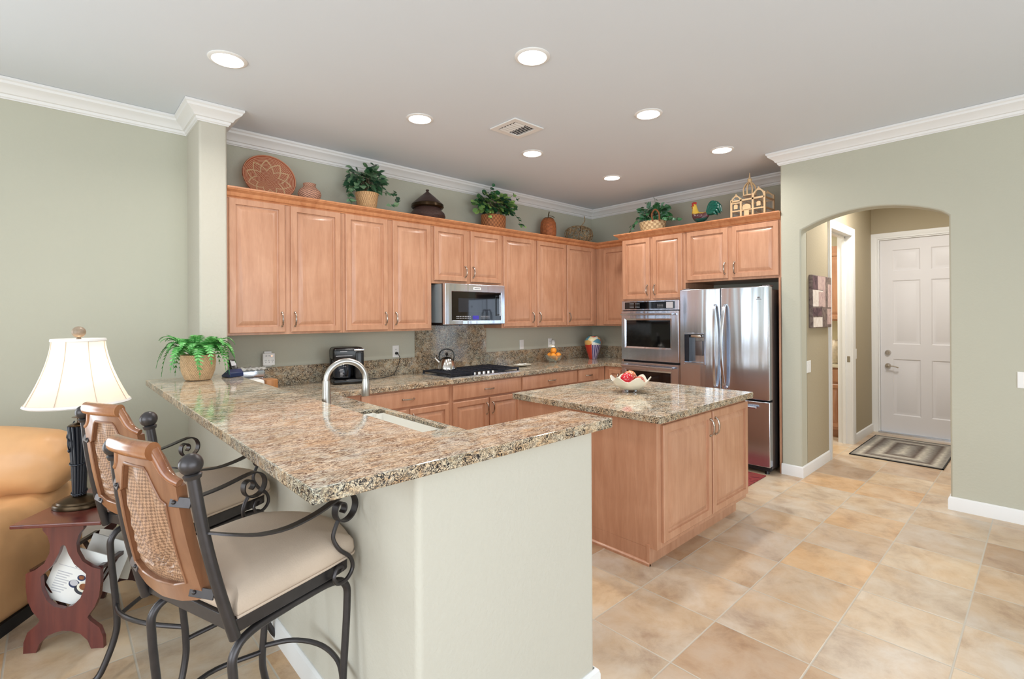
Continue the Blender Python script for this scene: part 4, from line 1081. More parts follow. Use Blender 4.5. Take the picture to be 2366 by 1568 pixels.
for k in range(64):
    a = k*2.399+rnd.uniform(-.2, .2); q = (k % 3)
    L = (0.30, 0.25, 0.20)[q]*rnd.uniform(0.85, 1.1)
    bm = BM(); frond(bm, (pxf+0.03*cos(a), pyf+0.03*sin(a), ZB+0.15), (cos(a), sin(a), 0), L*(1.0, 1.0, 0.9)[q], (1.55, 1.3, 0.9)[q]*rnd.uniform(0.8, 1.1), 0.050, lift=(1.25, 1.5, 1.6)[q])
    obj('frond', bm, M['fern'], t, smooth=0)
t = thing('phone_handset', 'dark blue phone on a charging cradle beside the potted fern', 'phone', (0.93, 3.93, ZB), radians(20))
bm = BM(); prism(bm, [(-0.05, 0), (0.05, 0), (0.05, 0.012), (-0.02, 0.055), (-0.05, 0.03)], lambda a, b, d: (d, a, b), -0.05, 0.05); obj('cradle', bm, M['bluephone'], t, keep=True, bevel=0.004)
bm = BM(); rbx(bm, -0.026, 0.026, -0.014, 0.014, 0.0, 0.105, 0.008, M4=Matrix.Translation((0.02, 0.0, 0.020)) @ Matrix.Rotation(radians(-28), 4, 'X')); h = obj('handset', bm, M['black'], t, keep=True)
bm = BM(); bx(bm, -0.018, 0.018, -0.0150, -0.0138, 0.055, 0.09, Matrix.Translation((0.02, 0.0, 0.020)) @ Matrix.Rotation(radians(-28), 4, 'X')); obj('screen', bm, M['grey_print'], h, keep=True, smooth=0)

# ================================================================ ISLAND BOWL
bxi, byi = 3.315, 2.225; ZI = TZ1+0.001
t = thing('decorative_bowl', 'cream ruffled glass bowl on the island holding painted balls', 'bowl', (bxi, byi, ZI))
bm = BM(); lathe(bm, [(0.05, 0.018), (0.085, 0.03), (0.125, 0.065), (0.150, 0.105), (0.146, 0.107), (0.118, 0.072), (0.078, 0.038), (0.0005, 0.030)], 72, (bxi, byi, ZI), wob=lambda a, r, z: (r*(1+0.06*max(0, z-0.06)/0.05*cos(6*a)), z+(0.018*cos(6*a+0.5))*max(0, z-0.05)/0.055)); obj('bowl_body', bm, M['ceramic'], t)
for k in range(4):
    bm = BM(); ball(bm, (bxi+0.045*cos(k*pi/2), byi+0.045*sin(k*pi/2), ZI+0.010), 0.0098, 10); obj('foot', bm, M['steel'], t)
def dotted(name, a, b):
    t = NT(name); v = t.n('ShaderNodeTexVoronoi'); v.inputs['Scale'].default_value = 62; t.l(t.pos(), v.inputs['Vector'])
    dots = t.ramp(v.outputs['Distance'], [(0.19, WHT), (0.23, BLK)])
    t.base(t.mix(dots, t.ramp(t.noise(t.pos(), 14, 3), [(0.4, a), (0.6, b)]), srgb(244, 228, 216))); t.set(Roughness=0.2); return t.m
M['redball'] = dotted('red_dotted_lacquer', srgb(186, 28, 44), srgb(206, 46, 56)); M['rustball'] = dotted('rust_dotted_lacquer', srgb(176, 82, 62), srgb(214, 140, 96))
for dx_, dy_, dz_, r, m_, lab in ((-0.048, 0.0, 0.100, 0.052, 'redball', 'bright red ball with white dots in the island bowl'), (0.045, 0.035, 0.108, 0.052, 'rustball', 'rust coloured dotted ball at the back of the island bowl'), (0.045, -0.052, 0.082, 0.040, 'rustball', 'small peach dotted ball low at the right of the island bowl')):
    bm = BM(); ball(bm, (bxi+dx_, byi+dy_, ZI+dz_), r, 24); ball(bm, (bxi+dx_, byi+dy_, ZI+dz_+r), 0.003, 6); tag(obj('decorative_ball', bm, M[m_]), lab, 'ball', 'painted balls in the island bowl')

# ================================================================ ON TOP OF THE CABINETS
ZC = 2.5065
# coiled basket plate leaning on the wall
def coil(name):
    t = NT(name); g = t.n('ShaderNodeTexCoord').outputs['UV']
    sp = t.n('ShaderNodeSeparateXYZ'); t.l(g, sp.inputs[0]); u, v_ = sp.outputs[0], sp.outputs[1]
    band = t.ramp(t.math('FRACT', t.math('MULTIPLY', v_, 20)), [(0.0, srgb(186, 88, 60)), (0.45, srgb(220, 122, 88)), (0.62, srgb(246, 200, 164))])
    # zigzag star line of pale stitches
    def zig(n, c, amp, ph):
        fr = t.math('FRACT', t.math('ADD', t.math('MULTIPLY', u, n), ph)); tri = t.math('ABSOLUTE', t.math('SUBTRACT', fr, 0.5))
        tgt = t.math('MULTIPLY_ADD', tri, amp*2, c)
        d = t.math('ABSOLUTE', t.math('SUBTRACT', v_, tgt)); return t.ramp(d, [(0.020, WHT), (0.036, BLK)])
    z = t.math('MAXIMUM', zig(5, 0.42, 0.42, 0.2), zig(5, 0.42, 0.42, 0.7))
    dash = t.ramp(t.math('FRACT', t.math('MULTIPLY', v_, 26)), [(0.25, BLK), (0.4, WHT)])
    c = t.mix(t.math('MULTIPLY', z, t.math('MULTIPLY_ADD', dash, 0.6, 0.4)), band, srgb(255, 232, 190))
    t.base(c); t.set(Roughness=0.7); t.bump(t.math('FRACT', t.math('MULTIPLY', v_, 20)), 0.3, 0.004); return t.m
bm = BM()
Rp = 0.205
pr = [(0.0005, 0.0)]+[(Rp*k/14, 0.055*(k/14)**2.2) for k in range(1, 15)]
lathe(bm, pr+[(Rp+0.004, 0.060), (Rp, 0.066), (Rp*0.96, 0.062)], 56, caps=False)
uvl = bm.loops.layers.uv.verify()
for f in bm.faces:
    for lp in f.loops: lp[uvl].uv = (lp[uvl].uv.x, min(1, math.hypot(lp.vert.co.x, lp.vert.co.y)/Rp))
for f in bm.faces:      # wrap seam
    us = [lp[uvl].uv.x for lp in f.loops]
g2 = bmesh.ops.solidify(bm, geom=bm.faces[:], thickness=-0.008)
bm.transform(Matrix.Translation((1.335, 4.475, ZC+0.172)) @ Matrix.Rotation(radians(-3), 4, 'Z') @ Matrix.Rotation(radians(72), 4, 'X'))
o = obj('basket_plate', bm, coil('red_coiled_straw')); tag(o, 'round red coiled basket plate with star pattern leaning on the wall', 'basket plate')
mn_z = min((o.matrix_world @ v.co).z for v in o.data.vertices) if False else None
# small pottery
bm = BM(); lathe(bm, [(0.062, 0), (0.095, 0.04), (0.116, 0.105), (0.106, 0.14), (0.072, 0.170), (0.060, 0.190), (0.064, 0.214), (0.056, 0.214), (0.050, 0.19), (0.001, 0.18)], 40, (1.652, 4.38, ZC))
bm.transform(Matrix.Translation((1.645, 4.38, ZC)) @ Matrix.Scale(0.84, 4) @ Matrix.Translation((-1.652, -4.38, -ZC)))
tag(obj('small_basket_jar', bm, M['pottery']), 'small round banded basket jar beside the red basket plate', 'basket jar')

def leaf_cloud(root, centre, rx, ry_, rz, n, size, mat, seed, round_=False, trail=(), zmin=None, ymax=4.565, xmax=5.84, flip=None):
    """leaves as separate small blades on stems; one foliage part"""
    rnd = random.Random(seed); bm = BM(); bs = BM()
    def leaf(p, d, s):
        d = d.normalized(); up = Vector((rnd.uniform(-.3, .3), rnd.uniform(-1.2, -.2), rnd.uniform(0.2, 1.0))) if flip is None else Vector(flip)+Vector((rnd.uniform(-.5, .5), rnd.uniform(-.5, .5), rnd.uniform(-.3, .6)))
        sd = d.cross(up)
        if sd.length < 0.1: sd = Vector((1, 0, 0))
        sd.normalize(); nn = sd.cross(d).normalized()
        if round_: out = [(0, 0), (0.15, 0.36), (0.5, 0.5), (0.85, 0.34), (1, 0), (0.85, -0.34), (0.5, -0.5), (0.15, -0.36)]
        else: out = [(0, 0), (0.05, 0.26), (0.3, 0.40), (0.65, 0.26), (1, 0), (0.65, -0.26), (0.3, -0.40), (0.05, -0.26)]
        def pt(a, b): return p+d*a*s+sd*b*s+nn*(0.10*s*(abs(b)*2-0.2*a))
        V = [bm.verts.new(pt(a, b)) for a, b in out]; c = bm.verts.new(pt(0.5, 0))
        for i in range(8): bm.faces.new((V[i], V[(i+1) % 8], c))
    C_ = Vector(centre)
    def ok(p): return p.y < ymax and p.x < xmax and (zmin is None or p.z > zmin)
    k = 0; tries = 0
    while k < n and tries < n*6:
        tries += 1
        v_ = Vector((rnd.gauss(0, 1), rnd.gauss(0, 1), rnd.gauss(0, 1))).normalized()*rnd.uniform(0.45, 1.0)
        if v_.z < -0.55: continue
        p = C_+Vector((v_.x*rx, v_.y*ry_, v_.z*rz))
        s = size*rnd.uniform(0.7, 1.25); d = Vector((v_.x, v_.y-0.3, v_.z*0.7-0.35+rnd.uniform(-.4, .4)))
        if not ok(p) or not ok(p+d.normalized()*s): continue
        leaf(p, d, s); k += 1
        if k % 6 == 0: tube(bs, [C_-Vector((0, 0, rz*0.8)), (C_+p)/2+Vector((0, 0, 0.01)), p], 0.0016, 4, 3)
    for (pts, m_) in trail:
        P = smooth_path(pts, 6); tube(bs, P, 0.0018, 4, 0)
        for j in range(m_):
            p = P[int((j+0.5)/m_*(len(P)-1))]+Vector((rnd.uniform(-.015, .015), rnd.uniform(-.015, .01), rnd.uniform(-.01, .015)))
            leaf(p, Vector((rnd.uniform(-1, 1), rnd.uniform(-1, 0), rnd.uniform(-.9, .3))), size*rnd.uniform(0.6, 0.95))
    fo = obj('foliage', bm, mat, root, smooth=0)
    obj('stems', bs, M['stem'], fo)
# ivy in a tapered wicker pot
x, y = 2.185, 4.385
t = thing('potted_ivy', 'dark green ivy in a tapered honey wicker pot on the cabinets', 'plant', (x, y, ZC))
bm = BM(); lathe(bm, [(0.085, 0), (0.088, 0.005), (0.115, 0.19), (0.120, 0.20), (0.112, 0.20), (0.105, 0.17), (0.001, 0.165)], 40, (x, y, ZC)); obj('wicker_pot', bm, M['wicker'], t)
leaf_cloud(t, (x-0.02, y-0.01, ZC+0.33), 0.20, 0.13, 0.15, 190, 0.072, M['leaf'], 5, trail=[([(x-0.08, y-0.06, ZC+0.25), (x-0.2, y-0.08, ZC+0.22), (x-0.25, y-0.10, ZC+0.12), (x-0.22, y-0.10, ZC+0.06)], 16), ([(x+0.08, y-0.06, ZC+0.25), (x+0.2, y-0.07, ZC+0.22), (x+0.29, y-0.08, ZC+0.24), (x+0.27, y-0.1, ZC+0.12), (x+0.21, y-0.1, ZC+0.08)], 15), ([(x, y, ZC+0.4), (x+0.06, y-0.02, ZC+0.49), (x+0.09, y-0.02, ZC+0.52)], 4)])
# dark lidded basket
x, y = 2.865, 4.39
t = thing('lidded_basket', 'dark brown cane basket with a pointed conical lid', 'basket', (x, y, ZC))
bm = BM(); lathe(bm, [(0.14, 0.0), (0.185, 0.025), (0.200, 0.06), (0.190, 0.095), (0.160, 0.125), (0.150, 0.150), (0.165, 0.165)], 48, (x, y, ZC)); obj('basket_body', bm, M['lidded'], t)
bm = BM(); lathe(bm, [(0.166, 0.150), (0.182, 0.165), (0.178, 0.195), (0.168, 0.205)], 48, (x, y, ZC)); obj('rim', bm, M['bronze'], t)
bm = BM(); lathe(bm, [(0.168, 0.200), (0.160, 0.212), (0.085, 0.280), (0.018, 0.336), (0.012, 0.348), (0.020, 0.354), (0.016, 0.364), (0.0008, 0.366)], 48, (x, y, ZC)); obj('lid', bm, M['lidded'], t)
# two-tone trailing plant
x, y = 3.765, 4.385
t = thing('potted_trailing_plant', 'two tone green trailing plant in a brown twig basket', 'plant', (x, y, ZC))
bm = BM(); lathe(bm, [(0.14, 0), (0.145, 0.01), (0.150, 0.19), (0.142, 0.20), (0.135, 0.17), (0.001, 0.165)], 44, (x, y, ZC), 1.15, 0.85, wob=lambda a, r, z: (r*(1+0.015*cos(44*a)), z)); obj('twig_basket', bm, M['wicker_dark'], t)
leaf_cloud(t, (x, y-0.02, ZC+0.34), 0.31, 0.15, 0.15, 300, 0.062, M['leaf2'], 11, round_=True, trail=[([(x-0.12, y-0.08, ZC+0.26), (x-0.2, y-0.12, ZC+0.2), (x-0.2, y-0.13, ZC+0.12)], 10), ([(x+0.15, y-0.08, ZC+0.26), (x+0.28, y-0.12, ZC+0.22), (x+0.33, y-0.14, ZC+0.12), (x+0.34, y-0.19, ZC+0.07)], 14), ([(x, y, ZC+0.4), (x-0.06, y-0.02, ZC+0.52), (x-0.02, y-0.02, ZC+0.56)], 5), ([(x+0.2, y, ZC+0.4), (x+0.32, y-0.02, ZC+0.50), (x+0.42, y-0.02, ZC+0.44)], 6)])
# woven pumpkin-like tall basket
x, y = 4.715, 4.40
t = thing('woven_gourd', 'tall rust coloured woven gourd with a dark twig stem', 'ornament', (x, y, ZC))
bm = BM(); lathe(bm, [(0.085, 0), (0.105, 0.03), (0.114, 0.10), (0.114, 0.18), (0.106, 0.25), (0.082, 0.295), (0.045, 0.318), (0.001, 0.322)], 48, (x, y, ZC), wob=lambda a, r, z: (r*(1+0.03*cos(10*a)), z)); obj('gourd_body', bm, M['wicker_pump'], t)
bm = BM(); tube(bm, [(x, y, ZC+0.315), (x+0.005, y, ZC+0.36), (x+0.012, y-0.01, ZC+0.41)], 0.009, 8, 4); tube(bm, [(x, y, ZC+0.35), (x+0.05, y-0.02, ZC+0.35), (x+0.10, y-0.03, ZC+0.335)], 0.005, 6, 4)
for k in range(5): tube(bm, [(x, y, ZC+0.322), (x+0.04*cos(k*1.26), y+0.04*sin(k*1.26), ZC+0.322), (x+0.08*cos(k*1.26), y+0.08*sin(k*1.26), ZC+0.295)], 0.006, 6, 3)
obj('stem', bm, M['stem'], t)
# vine pumpkin
x, y = 5.27, 4.35
t = thing('vine_pumpkin', 'open pumpkin shape made of dried vines in the corner', 'ornament', (x, y, ZC))
rnd = random.Random(9); bm = BM()
def vp(a, ph):
    r = 0.225*max(0.0, sin(ph))**0.72*(1+0.05*cos(8*a)); return Vector((x+r*cos(a), y+r*0.82*sin(a), ZC+0.133-0.125*cos(ph)))
for k in range(18):
    a = 2*pi*k/18+rnd.uniform(-.1, .1)
    tube(bm, [vp(a+0.12*sin(j*0.9+k), pi*(0.04+0.92*j/10)) for j in range(11)], 0.0042, 6, 2)
for k in range(70):
    a, ph = rnd.uniform(0, 2*pi), rnd.uniform(0.25, 2.7)
    tube(bm, [vp(a+0.16*j*rnd.uniform(.6, 1.2), min(3.0, max(0.1, ph+rnd.uniform(-.22, .22)))) for j in range(6)], 0.0036, 5, 2)
obj('vine_shell', bm, M['jutewire'], t)
bm = BM(); tube(bm, [(x+0.03, y, ZC+0.255), (x+0.08, y-0.01, ZC+0.30), (x+0.12, y-0.02, ZC+0.36), (x+0.10, y-0.02, ZC+0.42)], 0.006, 6, 5); obj('stem', bm, M['jutewire'], t)

# on the refrigerator side
x, y = 5.43, 3.31
t = thing('ivy_basket', 'blue green ivy in a pale woven basket with a loop handle', 'plant', (x, y, ZC))
bm = BM(); lathe(bm, [(0.10, 0), (0.13, 0.02), (0.155, 0.14), (0.160, 0.185), (0.150, 0.185), (0.14, 0.15), (0.001, 0.14)], 44, (x, y, ZC), 0.75, 1.2, wob=lambda a, r, z: (r*(1+0.012*cos(40*a)), z+0.004*cos(20*a))); obj('woven_basket', bm, M['wicker_pale'], t)
bm = BM(); tube(bm, [(x-0.11, y-0.07, ZC+0.17), (x-0.12, y-0.06, ZC+0.26), (x-0.12, y-0.11, ZC+0.315), (x-0.12, y-0.165, ZC+0.26), (x-0.10, y-0.16, ZC+0.16)], 0.011, 8, 6); obj('loop_handle', bm, M['wicker_dark'], t)
leaf_cloud(t, (x+0.02, y+0.0, ZC+0.29), 0.13, 0.24, 0.13, 170, 0.066, M['leaf3'], 21, flip=(-1, 0, 0.4), trail=[([(x-0.08, y+0.15, ZC+0.25), (x-0.12, y+0.24, ZC+0.16), (x-0.14, y+0.27, ZC+0.06)], 12), ([(x-0.1, y-0.17, ZC+0.2), (x-0.12, y-0.3, ZC+0.17), (x-0.12, y-0.45, ZC+0.12)], 20), ([(x, y+0.05, ZC+0.38), (x, y+0.12, ZC+0.47)], 4), ([(x, y-0.05, ZC+0.38), (x, y-0.03, ZC+0.48), (x, y-0.01, ZC+0.52)], 3)])
# rooster
x, y = 5.30, 2.615
t = thing('rooster_figurine', 'painted ceramic rooster with teal tail and red comb', 'figurine', (x, y, ZC))
def cock(name):
    tt = NT(name); g = tt.n('ShaderNodeTexCoord').outputs['Object']; sp = tt.n('ShaderNodeSeparateXYZ'); tt.l(g, sp.inputs[0])
    nz = tt.noise(g, 30, 3); v_ = tt.math('ADD', sp.outputs[2], tt.math('MULTIPLY', nz, 0.05))
    tt.base(tt.ramp(tt.math('MULTIPLY', v_, 4), [(0.0, srgb(22, 52, 54)), (0.42, srgb(24, 78, 70)), (0.50, srgb(86, 50, 58)), (0.66, srgb(96, 60, 56)), (0.72, srgb(218, 178, 70)), (0.95, srgb(226, 190, 80))])); tt.set(Roughness=0.25); return tt.m
M['cock'] = cock('glazed_rooster_body')
bm = BM()
# one continuous body: base of the tail, breast, neck and head
spine = [(y-0.085, 0.150, 0.016), (y-0.055, 0.130, 0.036), (y-0.02, 0.110, 0.052), (y+0.02, 0.105, 0.060), (y+0.055, 0.125, 0.054), (y+0.072, 0.160, 0.042), (y+0.078, 0.195, 0.031), (y+0.082, 0.225, 0.026), (y+0.088, 0.246, 0.025), (y+0.092, 0.262, 0.016), (y+0.093, 0.268, 0.004)]
P_ = smooth_path([(a, b, c) for a, b, c in spine], 4)
rg = []
for i_, q_ in enumerate(P_):
    d_ = (P_[min(i_+1, len(P_)-1)]-P_[max(i_-1, 0)]); d_ = Vector((0, d_.x, d_.y)).normalized(); s_ = Vector((1, 0, 0)); u_ = s_.cross(d_)
    rg.append([bm.verts.new(Vector((x, q_.x, ZC+q_.y))+(s_*cos(2*pi*k/16)*0.85+u_*sin(2*pi*k/16))*q_.z) for k in range(16)])
for a_, b_ in zip(rg, rg[1:]):
    for k in range(16): bm.faces.new((a_[k], a_[(k+1) % 16], b_[(k+1) % 16], b_[k]))
bm.faces.new(rg[0]); bm.faces.new(rg[-1])
obj('body', bm, M['cock'], t, smooth=60)
bm = BM(); lathe(bm, [(0.052, 0), (0.056, 0.010), (0.045, 0.022), (0.020, 0.035), (0.014, 0.070)], 20, (x, y+0.01, ZC), 0.8, 1.5)
for k in range(9): ball(bm, (x+0.04*cos(k*0.7), y+0.01+0.075*sin(k*0.7), ZC+0.014), 0.014, 8)
obj('base', bm, plain('dark_teal_glaze', srgb(26, 60, 58), 0.3), t)
M['teal'] = plain('teal_tail_glaze', srgb(22, 96, 82), 0.25, var=0.35, scale=45)
bm = BM()
for k, (L, h) in enumerate(((0.115, 0.175), (0.145, 0.165), (0.165, 0.135), (0.165, 0.095), (0.145, 0.055), (0.115, 0.02))):
    for s in (-1, 1):
        sweep(bm, smooth_path([(x+s*0.010, y-0.055, ZC+0.13), (x+s*0.018, y-0.055-L*0.40, ZC+0.12+h*0.62), (x+s*0.022, y-0.055-L*0.80, ZC+0.12+h*0.70), (x+s*0.018, y-0.055-L, ZC+0.10+h*0.35)], 6), circ(1.0, 8), up=(1, 0, 0), scale=lambda q: 0.004+0.015*sin(pi*min(1, q*0.85+0.12)))
obj('tail', bm, M['teal'], t)
bm = BM()
for k in range(4): ball(bm, (x, y+0.068+k*0.013, ZC+0.278-abs(k-1.6)*0.004), 0.011, 10, 0.45, 1, 1.25)
ball(bm, (x, y+0.108, ZC+0.226), 0.010, 10, 0.6, 0.8, 1.7); cyl(bm, (x, y+0.106, ZC+0.250), (x, y+0.130, ZC+0.242), 0.008, 0.001, 8); ball(bm, (x-0.020, y+0.092, ZC+0.248), 0.012, 10)
obj('comb', bm, plain('red_comb_glaze', srgb(182, 44, 34), 0.3), t)
bm = BM(); ball(bm, (x-0.045, y+0.01, ZC+0.115), 0.036, 14, 0.45, 1.2, 0.8); obj('wing', bm, plain('plum_wing_glaze', srgb(92, 56, 62), 0.3, var=0.3, scale=60), t)
# birdcage in the shape of a domed building
x0_, x1_, y0_, y1_ = 5.30, 5.54, 1.95, 2.285
t = thing('wooden_birdcage', 'pale wooden birdcage shaped like a domed building', 'birdcage', (5.43, 2.115, ZC))
bm = BM()
def bar(a, b, w=0.008): 
    a, b = Vector(a), Vector(b); sweep(bm, [a, b], [(-w, -w), (w, -w), (w, w), (-w, w)])
HB = 0.235
ym1, ym2 = 2.065, 2.185
for xx in (x0_, x1_):
    for yy in (y0_, ym1, ym2, y1_): bar((xx, yy, ZC+0.009), (xx, yy, ZC+HB+(0.06 if yy in (y0_, ym1) else 0.02)), 0.009)
    for zz_ in (0.009, 0.12, HB): bar((xx, y0_, ZC+zz_), (xx, y1_, ZC+zz_), 0.009 if zz_ != 0.12 else 0.007)
for yy in (y0_, ym1, ym2, y1_):
    for zz_ in (0.009, 0.12, HB): bar((x0_, yy, ZC+zz_), (x1_, yy, ZC+zz_), 0.008)
obj('frame', bm, M['pale_wood'], t, smooth=0)
bm = BM()
def gable(xx, ya, yb, zb, h):
    yc = (ya+yb)/2; w = (yb-ya)/2; out = [(ya, zb), (ya, zb+h*0.35)]
    for k in range(1, 8):
        s = k/8; out.append((ya+(yc-ya)*s, zb+h*(0.35+0.65*s**0.8)))
    out.append((yc, zb+h+0.012)); out += [(2*yc-a, b) for a, b in out[-2::-1]]
    inn = [(yc+w*0.68*cos(pi*k/12), zb+0.012+h*0.62*sin(pi*k/12)) for k in range(13)]
    V0 = [[bm.verts.new((xx+d_, a, b)) for a, b in out] for d_ in (-0.005, 0.005)]; V1 = [[bm.verts.new((xx+d_, a, b)) for a, b in inn] for d_ in (-0.005, 0.005)]
    # strip between the outline and the arched hole
    n0, n1 = len(out), len(inn)
    for side in (0, 1):
        for k in range(n1-1):
            i0 = round((n0-1)*(1-k/(n1-1))); i1 = round((n0-1)*(1-(k+1)/(n1-1)))
            ring = [V1[side][k], V1[side][k+1]]+[V0[side][j] for j in range(i1, i0+1)]
            if len(ring) >= 3: bm.faces.new(ring)
        bm.faces.new([V0[side][0], V0[side][-1], V1[side][0], V1[side][-1]])
    for k in range(n0): bm.faces.new((V0[0][k], V0[0][(k+1) % n0], V0[1][(k+1) % n0], V0[1][k]))
    for k in range(n1): bm.faces.new((V1[0][k], V1[0][(k+1) % n1], V1[1][(k+1) % n1], V1[1][k]))
for xx in (x0_, x1_):
    for ga in ((xx, y0_-0.01, ym1+0.01, ZC+HB, 0.115), (xx, ym2-0.01, y1_+0.01, ZC+HB-0.03, 0.105)):
        bm = BM(); gable(*ga); obj('gable', bm, M['pale_wood'], t, smooth=0)
bm = BM()
for xx in (x0_, x1_):
    for k in range(1, 30):
        yy = y0_+(y1_-y0_)*k/30; cyl(bm, (xx, yy, ZC+0.009), (xx, yy, ZC+HB+0.05), 0.0011, seg=5)
for yy in (y0_, y1_):
    for k in range(1, 14): cyl(bm, (x0_+(x1_-x0_)*k/14, yy, ZC+0.009), (x0_+(x1_-x0_)*k/14, yy, ZC+HB+0.05), 0.0011, seg=5)
obj('wires', bm, M['chrome'], t)
bm = BM(); cxx, cyy = 5.36, 2.12
for k in range(8):
    a = k*pi/4
    sweep(bm, smooth_path([(cxx+0.06*cos(a), cyy+0.06*sin(a), ZC+HB+0.055), (cxx+0.064*cos(a), cyy+0.064*sin(a), ZC+HB+0.12), (cxx+0.045*cos(a), cyy+0.045*sin(a), ZC+HB+0.17), (cxx+0.014*cos(a), cyy+0.014*sin(a), ZC+HB+0.205)], 5), [(-0.005, -0.005), (0.005, -0.005), (0.005, 0.005), (-0.005, 0.005)])
lathe(bm, [(0.060, HB+0.045), (0.068, HB+0.045), (0.068, HB+0.058), (0.060, HB+0.058)], 24, (cxx, cyy, ZC)); lathe(bm, [(0.019, HB+0.195), (0.02, HB+0.235), (0.022, HB+0.24), (0.010, HB+0.25), (0.007, HB+0.27), (0.003, HB+0.31), (0.0005, HB+0.312)], 16, (cxx, cyy, ZC))
obj('dome', bm, M['pale_wood'], t)
bm = BM()
for (yc, zc, w, h) in ((2.005, 0.165, 0.020, 0.045), (2.235, 0.165, 0.020, 0.045), (2.125, 0.14, 0.042, 0.035)):
    bm = BM()
    out = [(yc-w, zc-h*0.5)]+[(yc+w*cos(pi-pi*k/10), zc+h*0.3+w*0.8*sin(pi*k/10)) for k in range(11)]+[(yc+w, zc-h*0.5)]
    prism(bm, [(a, ZC+b) for a, b in out], YZ, x0_-0.014, x0_-0.009); obj('facade_arch', bm, M['pale_wood'], t, smooth=0)
bm = BM()
bx(bm, x0_-0.014, x0_-0.009, 2.10, 2.15, ZC+0.02, ZC+0.11)
obj('facade_door', bm, M['pale_wood'], t, smooth=0)

# true sizes of the ornaments along the cabinet tops
for n_, k_ in (('potted_ivy', 0.92), ('lidded_basket', 0.93), ('potted_trailing_plant', 0.93), ('woven_gourd', 0.90), ('vine_pumpkin', 0.92), ('ivy_basket', 0.92), ('rooster_figurine', 1.0), ('wooden_birdcage', 0.92)):
    o_ = bpy.data.objects[n_]; o_.scale = (1, 1, k_) if n_ == 'wooden_birdcage' else (k_, k_, k_)
